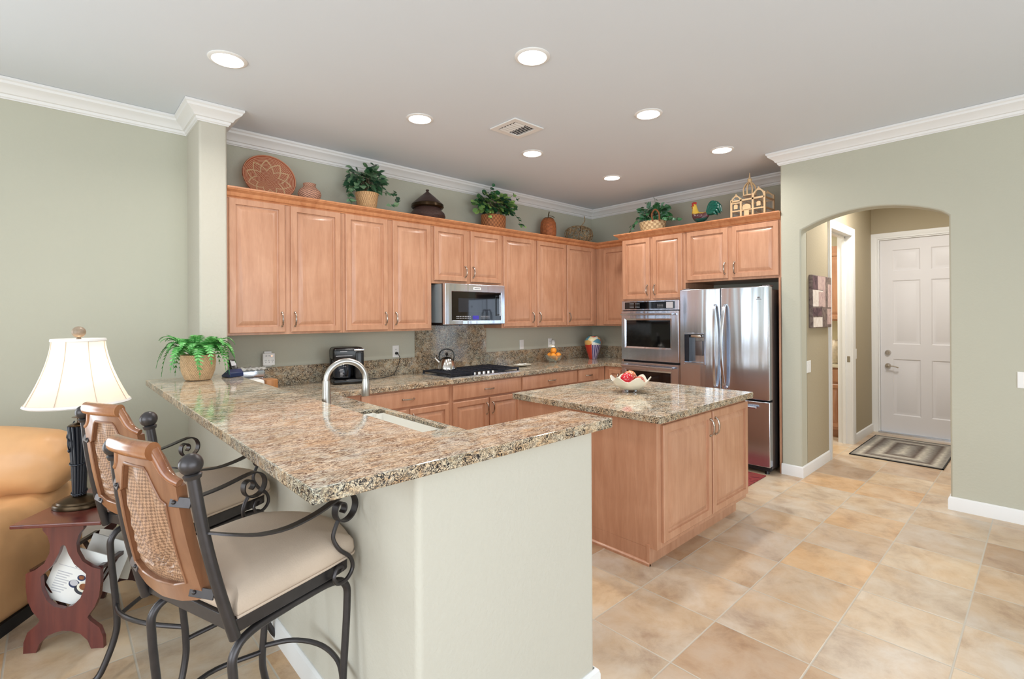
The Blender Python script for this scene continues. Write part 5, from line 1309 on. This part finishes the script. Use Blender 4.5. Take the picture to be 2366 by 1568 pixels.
# ================================================================ BAR STOOLS
def make_stool(label, loc, rotz):
    """local frame: x forward (towards the bar), y left, origin at the floor under the middle of the seat's rear edge"""
    t = thing('bar_stool', label, 'bar stool', loc, rotz, 'bar stools at the breakfast bar')
    W2, D = 0.225, 0.42
    # swivel base: two side rails bending down into the legs, arched stretchers
    for s in (1, -1):
        for front in (0, 1):
            xb = D-0.02 if front else 0.02; sx = 1 if front else -1
            bm = BM()
            tube(bm, [(D/2, s*0.195, 0.635), (xb-sx*0.05, s*0.200, 0.632), (xb+sx*0.008, s*0.205, 0.60), (xb+sx*0.012, s*0.208, 0.52), (xb-sx*0.012, s*0.212, 0.26), (xb-sx*0.004, s*0.216, 0.16), (xb+sx*0.035, s*0.228, 0.05), (xb+sx*0.06, s*0.236, 0.014)], 0.0125, 12, 6)
            cyl(bm, (xb+sx*0.058, s*0.235, 0.02), (xb+sx*0.064, s*0.238, 0.0), 0.017, 0.017, 12)
            obj('leg', bm, M['wrought'], t, keep=True)
    for pts in ([(D-0.03, -0.212, 0.27), (D+0.03, -0.12, 0.285), (D+0.055, 0, 0.29), (D+0.03, 0.12, 0.285), (D-0.03, 0.212, 0.27)],
                [(0.03, -0.212, 0.30), (-0.02, -0.1, 0.315), (-0.035, 0, 0.32), (-0.02, 0.1, 0.315), (0.03, 0.212, 0.30)],
                [(0.035, 0.213, 0.25), (D/2, 0.262, 0.26), (D-0.035, 0.213, 0.25)],
                [(0.035, -0.213, 0.25), (D/2, -0.262, 0.26), (D-0.035, -0.213, 0.25)]):
        bm = BM(); tube(bm, pts, 0.009, 10, 6); obj('stretcher', bm, M['wrought'], t, keep=True)
    bm = BM(); bx(bm, 0.12, 0.30, -0.20, 0.20, 0.642, 0.652); lathe(bm, [(0.09, 0.650), (0.09, 0.662)], 24, (D/2, 0, 0)); obj('swivel_plate', bm, M['wrought'], t, keep=True)
    # seat frame: angle iron following the rounded front
    out = [(0.0, -W2), (D-0.06, -W2-0.005), (D-0.01, -W2+0.03), (D+0.035, -0.10), (D+0.045, 0.0), (D+0.035, 0.10), (D-0.01, W2-0.03), (D-0.06, W2+0.005), (0.0, W2)]
    sm = [(p.x, p.y) for p in smooth_path([(a, b, 0) for a, b in out], 4)]
    bm = BM(); prism(bm, sm, XY, 0.663, 0.703); obj('seat_frame', bm, M['wrought'], t, keep=True, bevel=0.003)
    # cushion
    def cush(k): return [(D/2+(a-D/2)*k, b*k) for a, b in sm]
    def cushion_level(k, z): return [bm.verts.new((a+0.012*(k > 0.9), b, z+0.018*(1-(b/0.25)**2)*(z > 0.74)+0.012*(1-((a-D/2)/0.25)**2)*(z > 0.74))) for a, b in cush(k)]
    bm = BM()
    levels = [(0.97, 0.704), (1.03, 0.710), (1.05, 0.728), (1.04, 0.746), (1.00, 0.760), (0.90, 0.772), (0.7, 0.780), (0.45, 0.784), (0.2, 0.786)]
    RR = [cushion_level(k, z) for k, z in levels]; n = len(RR[0])
    for a, b in zip(RR, RR[1:]):
        for i in range(n): bm.faces.new((a[i], a[(i+1) % n], b[(i+1) % n], b[i]))
    bm.faces.new(RR[0][::-1]); bm.faces.new(RR[-1])
    cu = obj('cushion', bm, M['suede'], t, keep=True, smooth=60)
    bm = BM(); pp = [(a+0.012, b, 0.712) for a, b in cush(1.045)]; tube(bm, pp, 0.0042, 6, 0); obj('piping', bm, M['suede'], cu, keep=True)
    # back posts
    def bp(s, z): # post axis
        q = (z-0.66)/(1.15-0.66); return Vector((0.0-0.095*q-0.012*sin(pi*q), s*(W2-0.030*q), z))
    for s in (1, -1):
        bm = BM(); tube(bm, [bp(s, 0.655), bp(s, 0.75), bp(s, 0.88), bp(s, 1.0), bp(s, 1.118)], 0.0150, 14, 4)
        po = obj('post', bm, M['wrought'], t, keep=True)
        bm = BM(); c = bp(s, 1.145); ball(bm, c, 0.0285, 24); cyl(bm, bp(s, 1.108), bp(s, 1.118), 0.0195, 0.0225, 16); cyl(bm, bp(s, 1.118), bp(s, 1.122), 0.0225, 0.018, 16)
        obj('ball_finial', bm, M['wrought'], po, keep=True)
    # wooden back panel: outline in (v across, z), following the lean of the posts and bowed backwards
    def B(v, z, n=0.0):
        q = (z-0.66)/0.49; bow = -0.030*(1-(v/0.20)**2)
        return Vector((-0.095*q-0.012*sin(pi*min(1, max(0, q)))+bow-n, v, z))
    hw = 0.178
    right = [(hw-0.004, 0.775), (hw-0.012, 0.90), (hw-0.020, 1.04), (hw-0.020, 1.085), (hw-0.045, 1.100), (0.115, 1.128), (0.098, 1.160), (0.085, 1.178)]
    outer = [(0, 0.742), (0.09, 0.750), (0.15, 0.765)]+right
    outline = outer+[(-a, b) for a, b in outer[:0:-1]]
    # inner woven field
    inner_r = [(0, 0.795), (0.08, 0.800), (hw-0.050, 0.815), (hw-0.058, 0.93), (hw-0.062, 1.035), (hw-0.080, 1.045), (0.078, 1.080), (0.060, 1.115), (0.050, 1.125), (0.025, 1.125), (0.0, 1.125)][:-1]
    inner = inner_r+[(-a, b) for a, b in inner_r[:0:-1]]
    def ring_frame(bm, oo, ii, n0, n1):
        """panel between two outlines sampled radially around the centre; solid between n0 and n1"""
        cz = 0.95
        def hit(poly, ang):
            d = Vector((cos(ang), sin(ang))); best = None
            for (a, b), (c_, e) in zip(poly, poly[1:]+poly[:1]):
                p = Vector((a, b-cz)); r = Vector((c_-a, e-b)); den = d.x*r.y-d.y*r.x
                if abs(den) < 1e-9: continue
                tt = (p.x*r.y-p.y*r.x)/den; uu = (p.x*d.y-p.y*d.x)/den
                if tt > 0 and -1e-6 <= uu <= 1+1e-6 and (best is None or tt > best): best = tt
            return (d.x*best, cz+d.y*best)
        N = 96; angs = sorted({round(2*pi*k/N, 5) for k in range(N)} | {round(math.atan2(b-cz, a) % (2*pi), 5) for a, b in oo+ii})
        O = [hit(oo, a) for a in angs]; I = [hit(ii, a) for a in angs] if ii else None
        return O, I
    O, I = ring_frame(None, outline, inner, 0, 0)
    n = len(O); bm = BM()
    T = 0.013
    layers = [[B(a, b, T) for a, b in O], [B(a, b, -T) for a, b in O], [B(a, b, -T) for a, b in I], [B(a, b, T) for a, b in I]]
    VV = [[bm.verts.new(p) for p in L_] for L_ in layers]
    for l0, l1 in ((0, 1), (1, 2), (2, 3), (3, 0)):
        for i in range(n): bm.faces.new((VV[l0][i], VV[l0][(i+1) % n], VV[l1][(i+1) % n], VV[l1][i]))
    bk = obj('backrest', bm, M['stoolwood'], t, keep=True, smooth=40)
    # woven field as a subdivided sheet with palm leaf ridges, both faces
    bm = BM(); uvl = bm.loops.layers.uv.verify()
    K = 26
    for sgn in (1, -1):
        grid = []
        for j in range(K+1):
            f_ = j/K; row = []
            for i, (a, b) in enumerate(I):
                v_, z_ = a*f_, 0.95+(b-0.95)*f_
                ca = 0.0
                # herringbone ridges radiating from a point low on one side
                ang = math.atan2(z_-0.83, v_+0.02); dist = math.hypot(v_+0.02, z_-0.83)
                ridge = 0.5+0.5*sin(ang*22+dist*25)
                env = min(1, (1-f_)*4)
                row.append((bm.verts.new(B(v_, z_, sgn*(0.001+0.0100*ridge*env))), (v_, z_)))
            grid.append(row)
        for j in range(K):
            for i in range(n):
                q = [grid[j][i], grid[j][(i+1) % n], grid[j+1][(i+1) % n], grid[j+1][i]]
                try: f2 = bm.faces.new([a for a, _ in q])
                except ValueError: continue
                for lp, (_, uv) in zip(f2.loops, q): lp[uvl].uv = (uv[0]*2.6+uv[1]*2.6, uv[1]*2.6-uv[0]*2.6)
    bmesh.ops.remove_doubles(bm, verts=bm.verts[:], dist=1e-6)
    obj('woven_panel', bm, M['weave_back'], bk, keep=True, smooth=50)
    bm = BM(); tube(bm, [B(a*1.01, 0.95+(b-0.95)*1.01, T+0.001) for a, b in I]+[B(I[0][0]*1.01, 0.95+(I[0][1]-0.95)*1.01, T+0.001)], 0.0035, 6, 0); obj('bead', bm, M['stoolwood'], bk, keep=True)
    # rolled crest rail
    bm = BM()
    cr = [B(v_, 1.176, 0.012) for v_ in [-0.098+0.196*k/14 for k in range(15)]]
    prof = [(0.021*1.15*cos(a), 0.021*sin(a)) for a in [2*pi*k/16 for k in range(16)]]
    sweep(bm, cr, [(b, a) for a, b in prof], scale=lambda q: 1.0)
    for s in (1, -1):
        pts = [B(s*v_, z_, 0.004) for v_, z_ in ((0.084, 1.176), (0.098, 1.150), (0.114, 1.122), (0.135, 1.104), (0.160, 1.094))]
        tube(bm, pts, 0.0165, 12, 4, scale=lambda q: 1.0-0.35*q)
    obj('crest_rail', bm, M['stoolwood_top'], bk, keep=True)
    # clamps with bolts
    for s in (1, -1):
        for z_ in (1.045, 0.790):
            bm = BM(); a = B(s*(hw-0.045), z_, 0.0135); b = bp(s, z_)+Vector((-0.012, -s*0.006, 0)); d_ = (b-a)
            sweep(bm, [a, b], [(-0.013, -0.002), (0.013, -0.002), (0.013, 0.002), (-0.013, 0.002)], up=(0.25, 0, 1))
            c_ = obj('bracket', bm, M['wrought'], t, keep=True, bevel=0.001)
            bm = BM(); ball(bm, a+d_*0.22+Vector((-0.003, 0, 0)), 0.0058, 12); obj('bolt', bm, M['wrought'], c_, keep=True)
    # arms: flat strap, volute, round scroll down to the seat
    for s in (1, -1):
        yy = s*(W2+0.012)
        a0 = bp(s, 0.965)
        pts = [a0+Vector((0, s*0.010, 0)), Vector((-0.02, yy, 0.945)), Vector((0.06, yy+s*0.008, 0.915)), Vector((0.15, yy+s*0.014, 0.902)), Vector((0.25, yy+s*0.014, 0.908)), Vector((0.335, yy+s*0.010, 0.925))]
        # volute
        cc = Vector((0.372, yy, 0.882)); E1, E2 = Vector((1, 0, 0)), Vector((0, 0, 1))
        for k in range(0, 15):
            a = radians(100-k*(100+185)/14); r = 0.050-0.012*k/14
            pts.append(cc+E1*r*1.05*cos(a)+E2*r*sin(a)+Vector((0, s*0.004, 0)))
        c2 = cc+Vector((-0.018, 0, 0.0))
        for k in range(1, 10):
            a = radians(-185-k*(240)/9); r = 0.0225-0.006*k/9
            pts.append(c2+E1*r*cos(a)+E2*(r*sin(a)+0.004)+Vector((0, s*0.004, 0)))
        bm = BM(); sweep(bm, smooth_path(pts, 3), [(-0.0125, -0.0026), (0.0125, -0.0026), (0.0125, 0.0026), (-0.0125, 0.0026)], up=(0, 1, 0))
        ar = obj('arm', bm, M['wrought'], t, keep=True, smooth=40)
        bm = BM(); sc = [Vector((0.350, yy, 0.850)), Vector((0.335, yy, 0.825)), Vector((0.328, yy, 0.795)), Vector((0.345, yy+s*0.01, 0.755)), Vector((0.385, yy+s*0.016, 0.715)), Vector((0.395, yy+s*0.016, 0.675)), Vector((0.370, yy+s*0.015, 0.648)), Vector((0.335, yy+s*0.014, 0.648)), Vector((0.318, yy+s*0.014, 0.672)), Vector((0.332, yy+s*0.012, 0.698)), Vector((0.356, yy+s*0.010, 0.694)), Vector((0.358, yy+s*0.008, 0.680))]
        tube(bm, sc, 0.0068, 10, 5); obj('arm_scroll', bm, M['wrought'], ar, keep=True)
    return t
make_stool('nearest iron bar stool with woven back, in front at the bar corner', (0.283, 1.712, 0), radians(19))
make_stool('second iron bar stool with woven back, behind the nearest one', (0.258, 2.500, 0), radians(26))

# ================================================================ END TABLE WITH MAGAZINE RACK
TA = radians(-36.0)          # direction of the front edge
tx, ty = 0.002, 3.035         # middle of the front edge of the top
t = thing('magazine_end_table', 'red cherry end table with keyhole side panels and magazine rack', 'end table', (tx, ty, 0), TA)
# local: x along the front edge, y depth away from the camera
TW, TD, TH = 0.375, 0.56, 0.60
bm = BM(); bx(bm, -TW/2, TW/2, 0.0, TD, TH-0.017, TH); obj('table_top', bm, M['cherry'], t, keep=True, smooth=0, bevel=0.004)
half = [(0.085, 0.581), (0.085, 0.555), (0.066, 0.53), (0.055, 0.49), (0.058, 0.45), (0.08, 0.405), (0.12, 0.375), (0.150, 0.365), (0.156, 0.362), (0.156, 0.30), (0.150, 0.24), (0.130, 0.19), (0.105, 0.155), (0.100, 0.145), (0.110, 0.130), (0.150, 0.095), (0.166, 0.05), (0.168, 0.0), (0.115, 0.0), (0.100, 0.040), (0.070, 0.072), (0.03, 0.088), (0.0, 0.092)]
hole = [(0.0, 0.485), (0.010, 0.478), (0.020, 0.445), (0.045, 0.395), (0.085, 0.355), (0.095, 0.345), (0.090, 0.285), (0.070, 0.235), (0.040, 0.205), (0.0, 0.193)]
def side_panel(y0, y1, m):
    bm = BM()
    # two mirrored halves, each a closed strip between the outline and the keyhole
    for s in (1, -1):
        P = [(s*a, b) for a, b in half]; H_ = [(s*a, b) for a, b in hole]
        poly = [(0, 0.581)]+P+[(s*0.0, b) for a, b in hole[::-1][:1]]+H_[::-1][1:-1]+[(0, hole[0][1])]
        prism(bm, poly, XZ, y0, y1)
    return obj('side_panel', bm, m, t, keep=True, smooth=40)
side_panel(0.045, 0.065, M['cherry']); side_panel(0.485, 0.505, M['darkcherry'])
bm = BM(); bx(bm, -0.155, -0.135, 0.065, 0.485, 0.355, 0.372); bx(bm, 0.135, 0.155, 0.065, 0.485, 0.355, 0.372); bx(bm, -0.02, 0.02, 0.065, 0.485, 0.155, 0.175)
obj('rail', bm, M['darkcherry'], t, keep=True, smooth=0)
for s in (1, -1):
    for k in range(7):
        bm = BM(); y = 0.095+k*0.058
        sweep(bm, [(s*0.145, y, 0.365), (s*0.030, y, 0.168)], [(-0.012, -0.004), (0.012, -0.004), (0.012, 0.004), (-0.012, 0.004)], up=(0, 1, 0))
        obj('slat', bm, M['darkcherry'], t, keep=True, smooth=0)
Mt = Matrix.Translation((tx, ty, 0)) @ Matrix.Rotation(TA, 4, 'Z')
# magazines standing in the rack
rnd = random.Random(4)
def magazine(label, y, mat, w, h, tilt, dx=0.0, cover=False):
    Mm = Mt @ Matrix.Translation((dx, y, 0.20)) @ Matrix.Rotation(radians(tilt), 4, 'Y') @ Matrix.Rotation(radians(-4), 4, 'X')
    bm = BM(); rbx(bm, -w/2, w/2, -0.004, 0.004, 0, h, 0.0035, 2, M4=Mm)
    o = obj('magazine', bm, mat, smooth=30); tag(o, label, 'magazine', 'magazines in the end table rack')
    if cover:
        F = lambda x, y_, z: Mm @ Vector((x, -0.0043-z, y_))
        bm = BM()
        for k in range(9): b2 = BM(); bx(b2, -w*0.36, -w*0.36+w*(0.22+0.04*((k*7) % 3)), 0.04+k*0.011, 0.044+k*0.011, 0, 0.0004); [setattr(v, 'co', Vector(F(v.co.x, v.co.y, v.co.z))) for v in b2.verts]; merge(bm, b2)
        b2 = BM(); bx(b2, -w*0.40, w*0.40, 0.158, 0.160, 0, 0.0004); [setattr(v, 'co', Vector(F(v.co.x, v.co.y, v.co.z))) for v in b2.verts]; merge(bm, b2)
        obj('print_lines', bm, M['grey_print'], o, smooth=0)
        obj('title', text_bm('SCENE', 0.028, lambda x, y_, z: F(x+w*0.12, y_+0.172, 0.0003+z), 0.0002), M['dark_print'], o, smooth=0)
        for (cx_, cz_, r_, mt) in ((0.052, 0.080, 0.036, 'dark_print'), (0.055, 0.088, 0.030, 'ceramic'), (0.055, 0.090, 0.020, 'wicker_dark'), (0.010, 0.092, 0.024, 'bluephone'), (0.008, 0.096, 0.018, 'grey_print'), (0.03, 0.125, 0.018, 'bluephone'), (0.03, 0.127, 0.012, 'wicker_dark')):
            bm = BM(); nn = 20; k_ = 0.0006+{'dark_print': 0, 'ceramic': .0002, 'wicker_dark': .0004, 'bluephone': 0, 'grey_print': .0002}[mt]
            bm.faces.new([bm.verts.new(F(cx_+r_*cos(2*pi*i/nn), cz_+r_*0.75*sin(2*pi*i/nn), k_)) for i in range(nn)])
            obj('photo', bm, M[mt], o, smooth=0)
    return o
magazine('front magazine with food photos seen through the keyhole of the table', 0.085, M['paper'], 0.215, 0.25, 20, -0.025, True)
magazine('white magazine standing second in the table rack', 0.20, M['paper'], 0.19, 0.25, 20, 0.02)
magazine('pale magazine in the middle of the table rack', 0.31, plain('pale_cover', srgb(220, 216, 204), 0.4), 0.19, 0.23, 12, 0.02)
magazine('magazine at the far end of the table rack', 0.42, plain('cream_cover', srgb(196, 190, 150), 0.4), 0.18, 0.22, 18, 0.01)

# ================================================================ TABLE LAMP
lx, ly = 0.090, 3.245
ZT = TH+0.001
t = thing('table_lamp', 'lit table lamp with white bell shade on a dark twig column', 'lamp', (lx, ly, ZT), TA)
bm = BM(); lathe(bm, [(0.112, 0), (0.114, 0.010), (0.108, 0.020), (0.098, 0.022), (0.094, 0.030), (0.060, 0.046), (0.032, 0.056), (0.0005, 0.058)], 40, (0, 0, 0), 1.0, 0.72); obj('base', bm, M['bronze'], t, keep=True)
bm = BM(); rnd = random.Random(8)
for k in range(15):
    a = 2*pi*k/15; r0, r1 = 0.022, 0.040
    tube(bm, [(r0*cos(a), r0*sin(a), 0.05), (r0*1.05*cos(a+.1), r0*1.05*sin(a+.1), 0.12), (0.030*cos(a+.15), 0.030*sin(a+.15), 0.26), (r1*cos(a+.1), r1*sin(a+.1), 0.395)], 0.0062, 8, 4)
cyl(bm, (0, 0, 0.05), (0, 0, 0.39), 0.018, 0.034, 16)
for z_, r_ in ((0.07, 0.030), (0.215, 0.036)):
    tube(bm, [(r_*cos(2*pi*k/20), r_*sin(2*pi*k/20), z_+0.008*sin(2*pi*k/20)) for k in range(21)], 0.0035, 6, 0)
for k in range(16):
    a = rnd.uniform(0, 2*pi); z_ = rnd.uniform(0.2, 0.37); r_ = 0.030+0.014*(z_-0.1)
    p = Vector((r_*cos(a)*1.2, r_*sin(a)*1.2, z_)); tube(bm, [p, p+Vector((0.014*cos(a+1), 0.014*sin(a+1), 0.03)), p+Vector((0.004*cos(a), 0.004*sin(a), 0.06))], 0.0032, 5, 3)
    ball(bm, p, 0.0065, 8, 1, 1, 1.5)
obj('column', bm, M['castiron'], t, keep=True)
bm = BM(); lathe(bm, [(0.040, 0.392), (0.043, 0.398), (0.034, 0.404), (0.010, 0.410), (0.009, 0.470), (0.014, 0.475), (0.014, 0.50), (0.0005, 0.505)], 24); lathe(bm, [(0.010, 0.432), (0.028, 0.436), (0.028, 0.438), (0.010, 0.440)], 24)
obj('neck', bm, M['bronze'], t, keep=True)
# bell shade
SZ0, SZ1 = 0.512, 0.812
def shade_r(q): return 0.104+0.092*(1-q)**1.6+0.004*(1-q)
prof = [(shade_r(k/14), SZ0+(SZ1-SZ0)*k/14) for k in range(15)]
sh = NT('lamp_shade_linen'); sh.base((0.95, 0.92, 0.88, 1)); sh.set(Roughness=0.8)
tr = sh.n('ShaderNodeBsdfTranslucent'); tr.inputs[0].default_value = (1.0, 0.92, 0.82, 1)
mx = sh.n('ShaderNodeMixShader'); mx.inputs[0].default_value = 0.55
sh.l(sh.b.outputs[0], mx.inputs[1]); sh.l(tr.outputs[0], mx.inputs[2])
sh.l(mx.outputs[0], sh.t.nodes['Material Output'].inputs[0]); M['shade'] = sh.m
bm = BM(); lathe(bm, prof, 48, wob=lambda a, r, z: (r*(1-0.012*abs(sin(4*a))), z), caps=False); sd = obj('shade', bm, M['shade'], t, keep=True)
bm = BM(); lathe(bm, [(shade_r(0)-0.002, SZ0-0.012), (shade_r(0)+0.006, SZ0-0.006), (shade_r(0)+0.001, SZ0+0.004)], 48, caps=False); obj('shade_trim', bm, M['white'], sd, keep=True); bm = BM(); lathe(bm, [(0.103, SZ1-0.006), (0.108, SZ1), (0.106, SZ1+0.010), (0.100, SZ1+0.008)], 48, caps=False); obj('shade_trim', bm, M['white'], sd, keep=True)
for k in range(8):
    a = k*pi/4+0.15; bm = BM(); tube(bm, [((shade_r(j/8)+0.001)*cos(a), (shade_r(j/8)+0.001)*sin(a), SZ0+(SZ1-SZ0)*j/8) for j in range(9)], 0.0016, 5, 2); obj('seam', bm, plain('shade_seam', srgb(206, 188, 170), 0.8) if k == 0 else bpy.data.materials['shade_seam'], sd, keep=True)
bm = BM(); cyl(bm, (0, 0, SZ1+0.002), (0, 0, SZ1+0.015), 0.012, 0.008, 12); ball(bm, (0, 0, SZ1+0.042), 0.028, 24); cyl(bm, (0, 0, 0.50), (0, 0, SZ1+0.004), 0.003, seg=8)
for k in range(3): cyl(bm, (0, 0, SZ1), (0.106*cos(k*2.09), 0.106*sin(k*2.09), SZ1), 0.0018, seg=6)
obj('finial', bm, M['finial'], t, keep=True)
bm = BM(); ball(bm, (0, 0, 0.60), 0.03, 18, 1, 1, 1.3); obj('bulb', bm, emis('warm_bulb', (1, 0.72, 0.42, 1), 8.0), t, keep=True)
pl_ = bpy.data.lights.new('lamp_bulb_light', 'POINT'); pl_.energy = 1.3; pl_.color = (1, 0.78, 0.55); pl_.shadow_soft_size = 0.03
po = bpy.data.objects.new('lamp_bulb_light', pl_); COL.objects.link(po); po.location = (lx, ly, ZT+0.66)

# ================================================================ LEATHER SOFA
SA = radians(56.0)
t = thing('leather_sofa', 'caramel leather sofa with plump cushions behind the end table', 'sofa', (-0.19, 3.36, 0), SA)
# local x along the arm face (away from the camera), local y to the left (into the sofa)
def soft(name, x0, x1, y0, y1, z0, z1, r, puff=0.0, mat='leather', rot=None, seed=0):
    bm = BM(); b2 = BM(); bx(b2, x0, x1, y0, y1, z0, z1)
    bmesh.ops.bevel(b2, geom=b2.edges[:], offset=r, segments=5, profile=0.5, affect='EDGES')
    bmesh.ops.subdivide_edges(b2, edges=[e for e in b2.edges if e.calc_length() > 0.08], cuts=5, use_grid_fill=True)
    c = Vector(((x0+x1)/2, (y0+y1)/2, (z0+z1)/2)); h = Vector(((x1-x0)/2, (y1-y0)/2, (z1-z0)/2))
    for v in b2.verts:
        d = v.co-c; q = [min(1, abs(d[i])/h[i]) for i in range(3)]
        for i in range(3):
            j, k = (i+1) % 3, (i+2) % 3
            v.co[i] += (1 if d[i] > 0 else -1)*puff*q[i]*(1-q[j]**2)*(1-q[k]**2)
        v.co += Vector(d).normalized()*0.022*mnoise.noise(v.co*7+Vector((seed, 0, 0)))
        v.co += Vector(d).normalized()*0.010*mnoise.noise(v.co*20+Vector((seed, 5, 0)))
    if rot: b2.transform(rot)
    merge(bm, b2); return obj(name, bm, M[mat], t, keep=True, smooth=70, sub=1)
soft('arm', -0.42, 0.60, 0.0, 0.26, 0.06, 0.585, 0.07, 0.02, seed=1)
soft('seat', -0.40, 0.36, 0.27, 1.10, 0.06, 0.46, 0.06, 0.02, seed=2)
soft('back', 0.38, 0.60, 0.262, 1.10, 0.06, 0.80, 0.08, 0.02, seed=3)
M1 = Matrix.Translation((0.33, 0.25, 0.0)) @ Matrix.Rotation(radians(4), 4, 'Y')
soft('pillow', -0.12, 0.12, -0.28, 0.42, 0.595, 0.905, 0.09, 0.04, rot=M1, seed=4)
bm = BM(); bx(bm, -0.40, 0.57, 0.02, 1.08, 0.0, 0.062); obj('plinth', bm, M['blackmatte'], t, keep=True, smooth=0)

# ================================================================ RUGS
def rugmat(name, cs, kind):
    t = NT(name); g = t.n('ShaderNodeTexCoord').outputs['Generated']
    if kind == 'braid':
        sp = t.n('ShaderNodeSeparateXYZ'); t.l(g, sp.inputs[0])
        ax = t.math('MULTIPLY', t.math('ABSOLUTE', t.math('SUBTRACT', sp.outputs[0], 0.5)), 1.55)
        ay = t.math('ABSOLUTE', t.math('SUBTRACT', sp.outputs[1], 0.5))
        d = t.math('MAXIMUM', t.math('SUBTRACT', ax, 0.275), ay)
        zz_ = t.math('MULTIPLY', t.math('PINGPONG', t.math('MULTIPLY', t.math('ADD', sp.outputs[0], sp.outputs[1]), 22), 0.5), 0.035)
        r = t.ramp(t.math('ADD', d, zz_), [(0.0, cs[0]), (0.08, cs[1]), (0.16, cs[2]), (0.22, cs[0]), (0.30, cs[1]), (0.36, cs[2]), (0.42, cs[0]), (0.47, cs[1])])
        chk = t.noise(t.pos((60, 14, 1)), 1.5, 2)
        t.base(t.mix(0.45, r, t.ramp(chk, [(0.4, srgb(120, 110, 104)), (0.6, WHT)]), 'MULTIPLY'))
    else:
        nz = t.noise(t.pos(), 9, 4, 0.6, 1.5); t.base(t.ramp(nz, [(0.35, cs[0]), (0.5, cs[1]), (0.65, cs[2])]))
    t.set(Roughness=0.95); t.bump(t.noise(t.pos(), 180, 2), 0.4, 0.003); return t.m
bm = BM(); bx(bm, 6.36, 7.56, 0.71, 1.475, 0.0005, 0.010)
r_ = obj('door_mat', bm, rugmat('braided_grey_rug', (srgb(206, 200, 188), srgb(150, 146, 140), srgb(104, 90, 84)), 'braid'), smooth=0, bevel=0.003); tag(r_, 'grey braided doormat with nested rectangles before the white door', 'doormat')
bm = BM()
for (a, b, c, d) in ((6.352, 7.568, 0.702, 0.713), (6.352, 7.568, 1.472, 1.483), (6.352, 6.363, 0.702, 1.483), (7.557, 7.568, 0.702, 1.483)): bx(bm, a, b, c, d, 0.0005, 0.011)
obj('binding', bm, M['blackmatte'], r_, smooth=0)
bm = BM(); bx(bm, 4.20, 4.930, 1.815, 2.65, 0.0005, 0.009)
tag(obj('floor_rug', bm, rugmat('dark_red_rug', (srgb(112, 36, 40), srgb(150, 58, 58), srgb(128, 60, 52)), 'plain'), smooth=0, bevel=0.003), 'dark red rug between the island and the refrigerator', 'rug')

# ================================================================ LAUNDRY ROOM SEEN THROUGH THE DOORWAY
cabinet('laundry_base_cabinet', 'warm maple base cabinet seen through the laundry doorway', (7.10, 7.718, 1.702, 2.80, 0.10, 0.865), [('w', 1.71, 2.24, 0.69, 0.845, 'H'), ('d', 1.71, 2.24, 0.13, 0.66, 'Rt'), ('d', 2.28, 2.78, 0.13, 0.66, 'Lt')], 'B', 7.099, toe=(7.17, 7.71, 1.702, 2.80, 0, 0.10))
cabinet('laundry_wall_cabinet', 'pale maple wall cabinet high in the laundry room', (7.38, 7.718, 1.702, 2.80, 1.44, 2.40), [('d', 1.71, 2.24, 1.46, 2.32, 'Rb'), ('d', 2.28, 2.78, 1.46, 2.32, 'Lb')], 'B', 7.379)
bm = BM(); bx(bm, 7.07, 7.718, 1.702, 2.82, 0.866, 0.902); tag(obj('laundry_counter', bm, M['ceramic'], smooth=0, bevel=0.004), 'white counter in the laundry room', 'countertop')
bm = BM(); lathe(bm, [(0.05, 0), (0.075, 0.03), (0.10, 0.11), (0.09, 0.19), (0.05, 0.26), (0.03, 0.29), (0.034, 0.30), (0.02, 0.30)], 28, (7.30, 1.845, 0.903)); tag(obj('pale_vase', bm, plain('mottled_cream_glaze', srgb(206, 192, 172), 0.4, var=0.2, scale=20)), 'pale mottled vase on the laundry counter', 'vase')
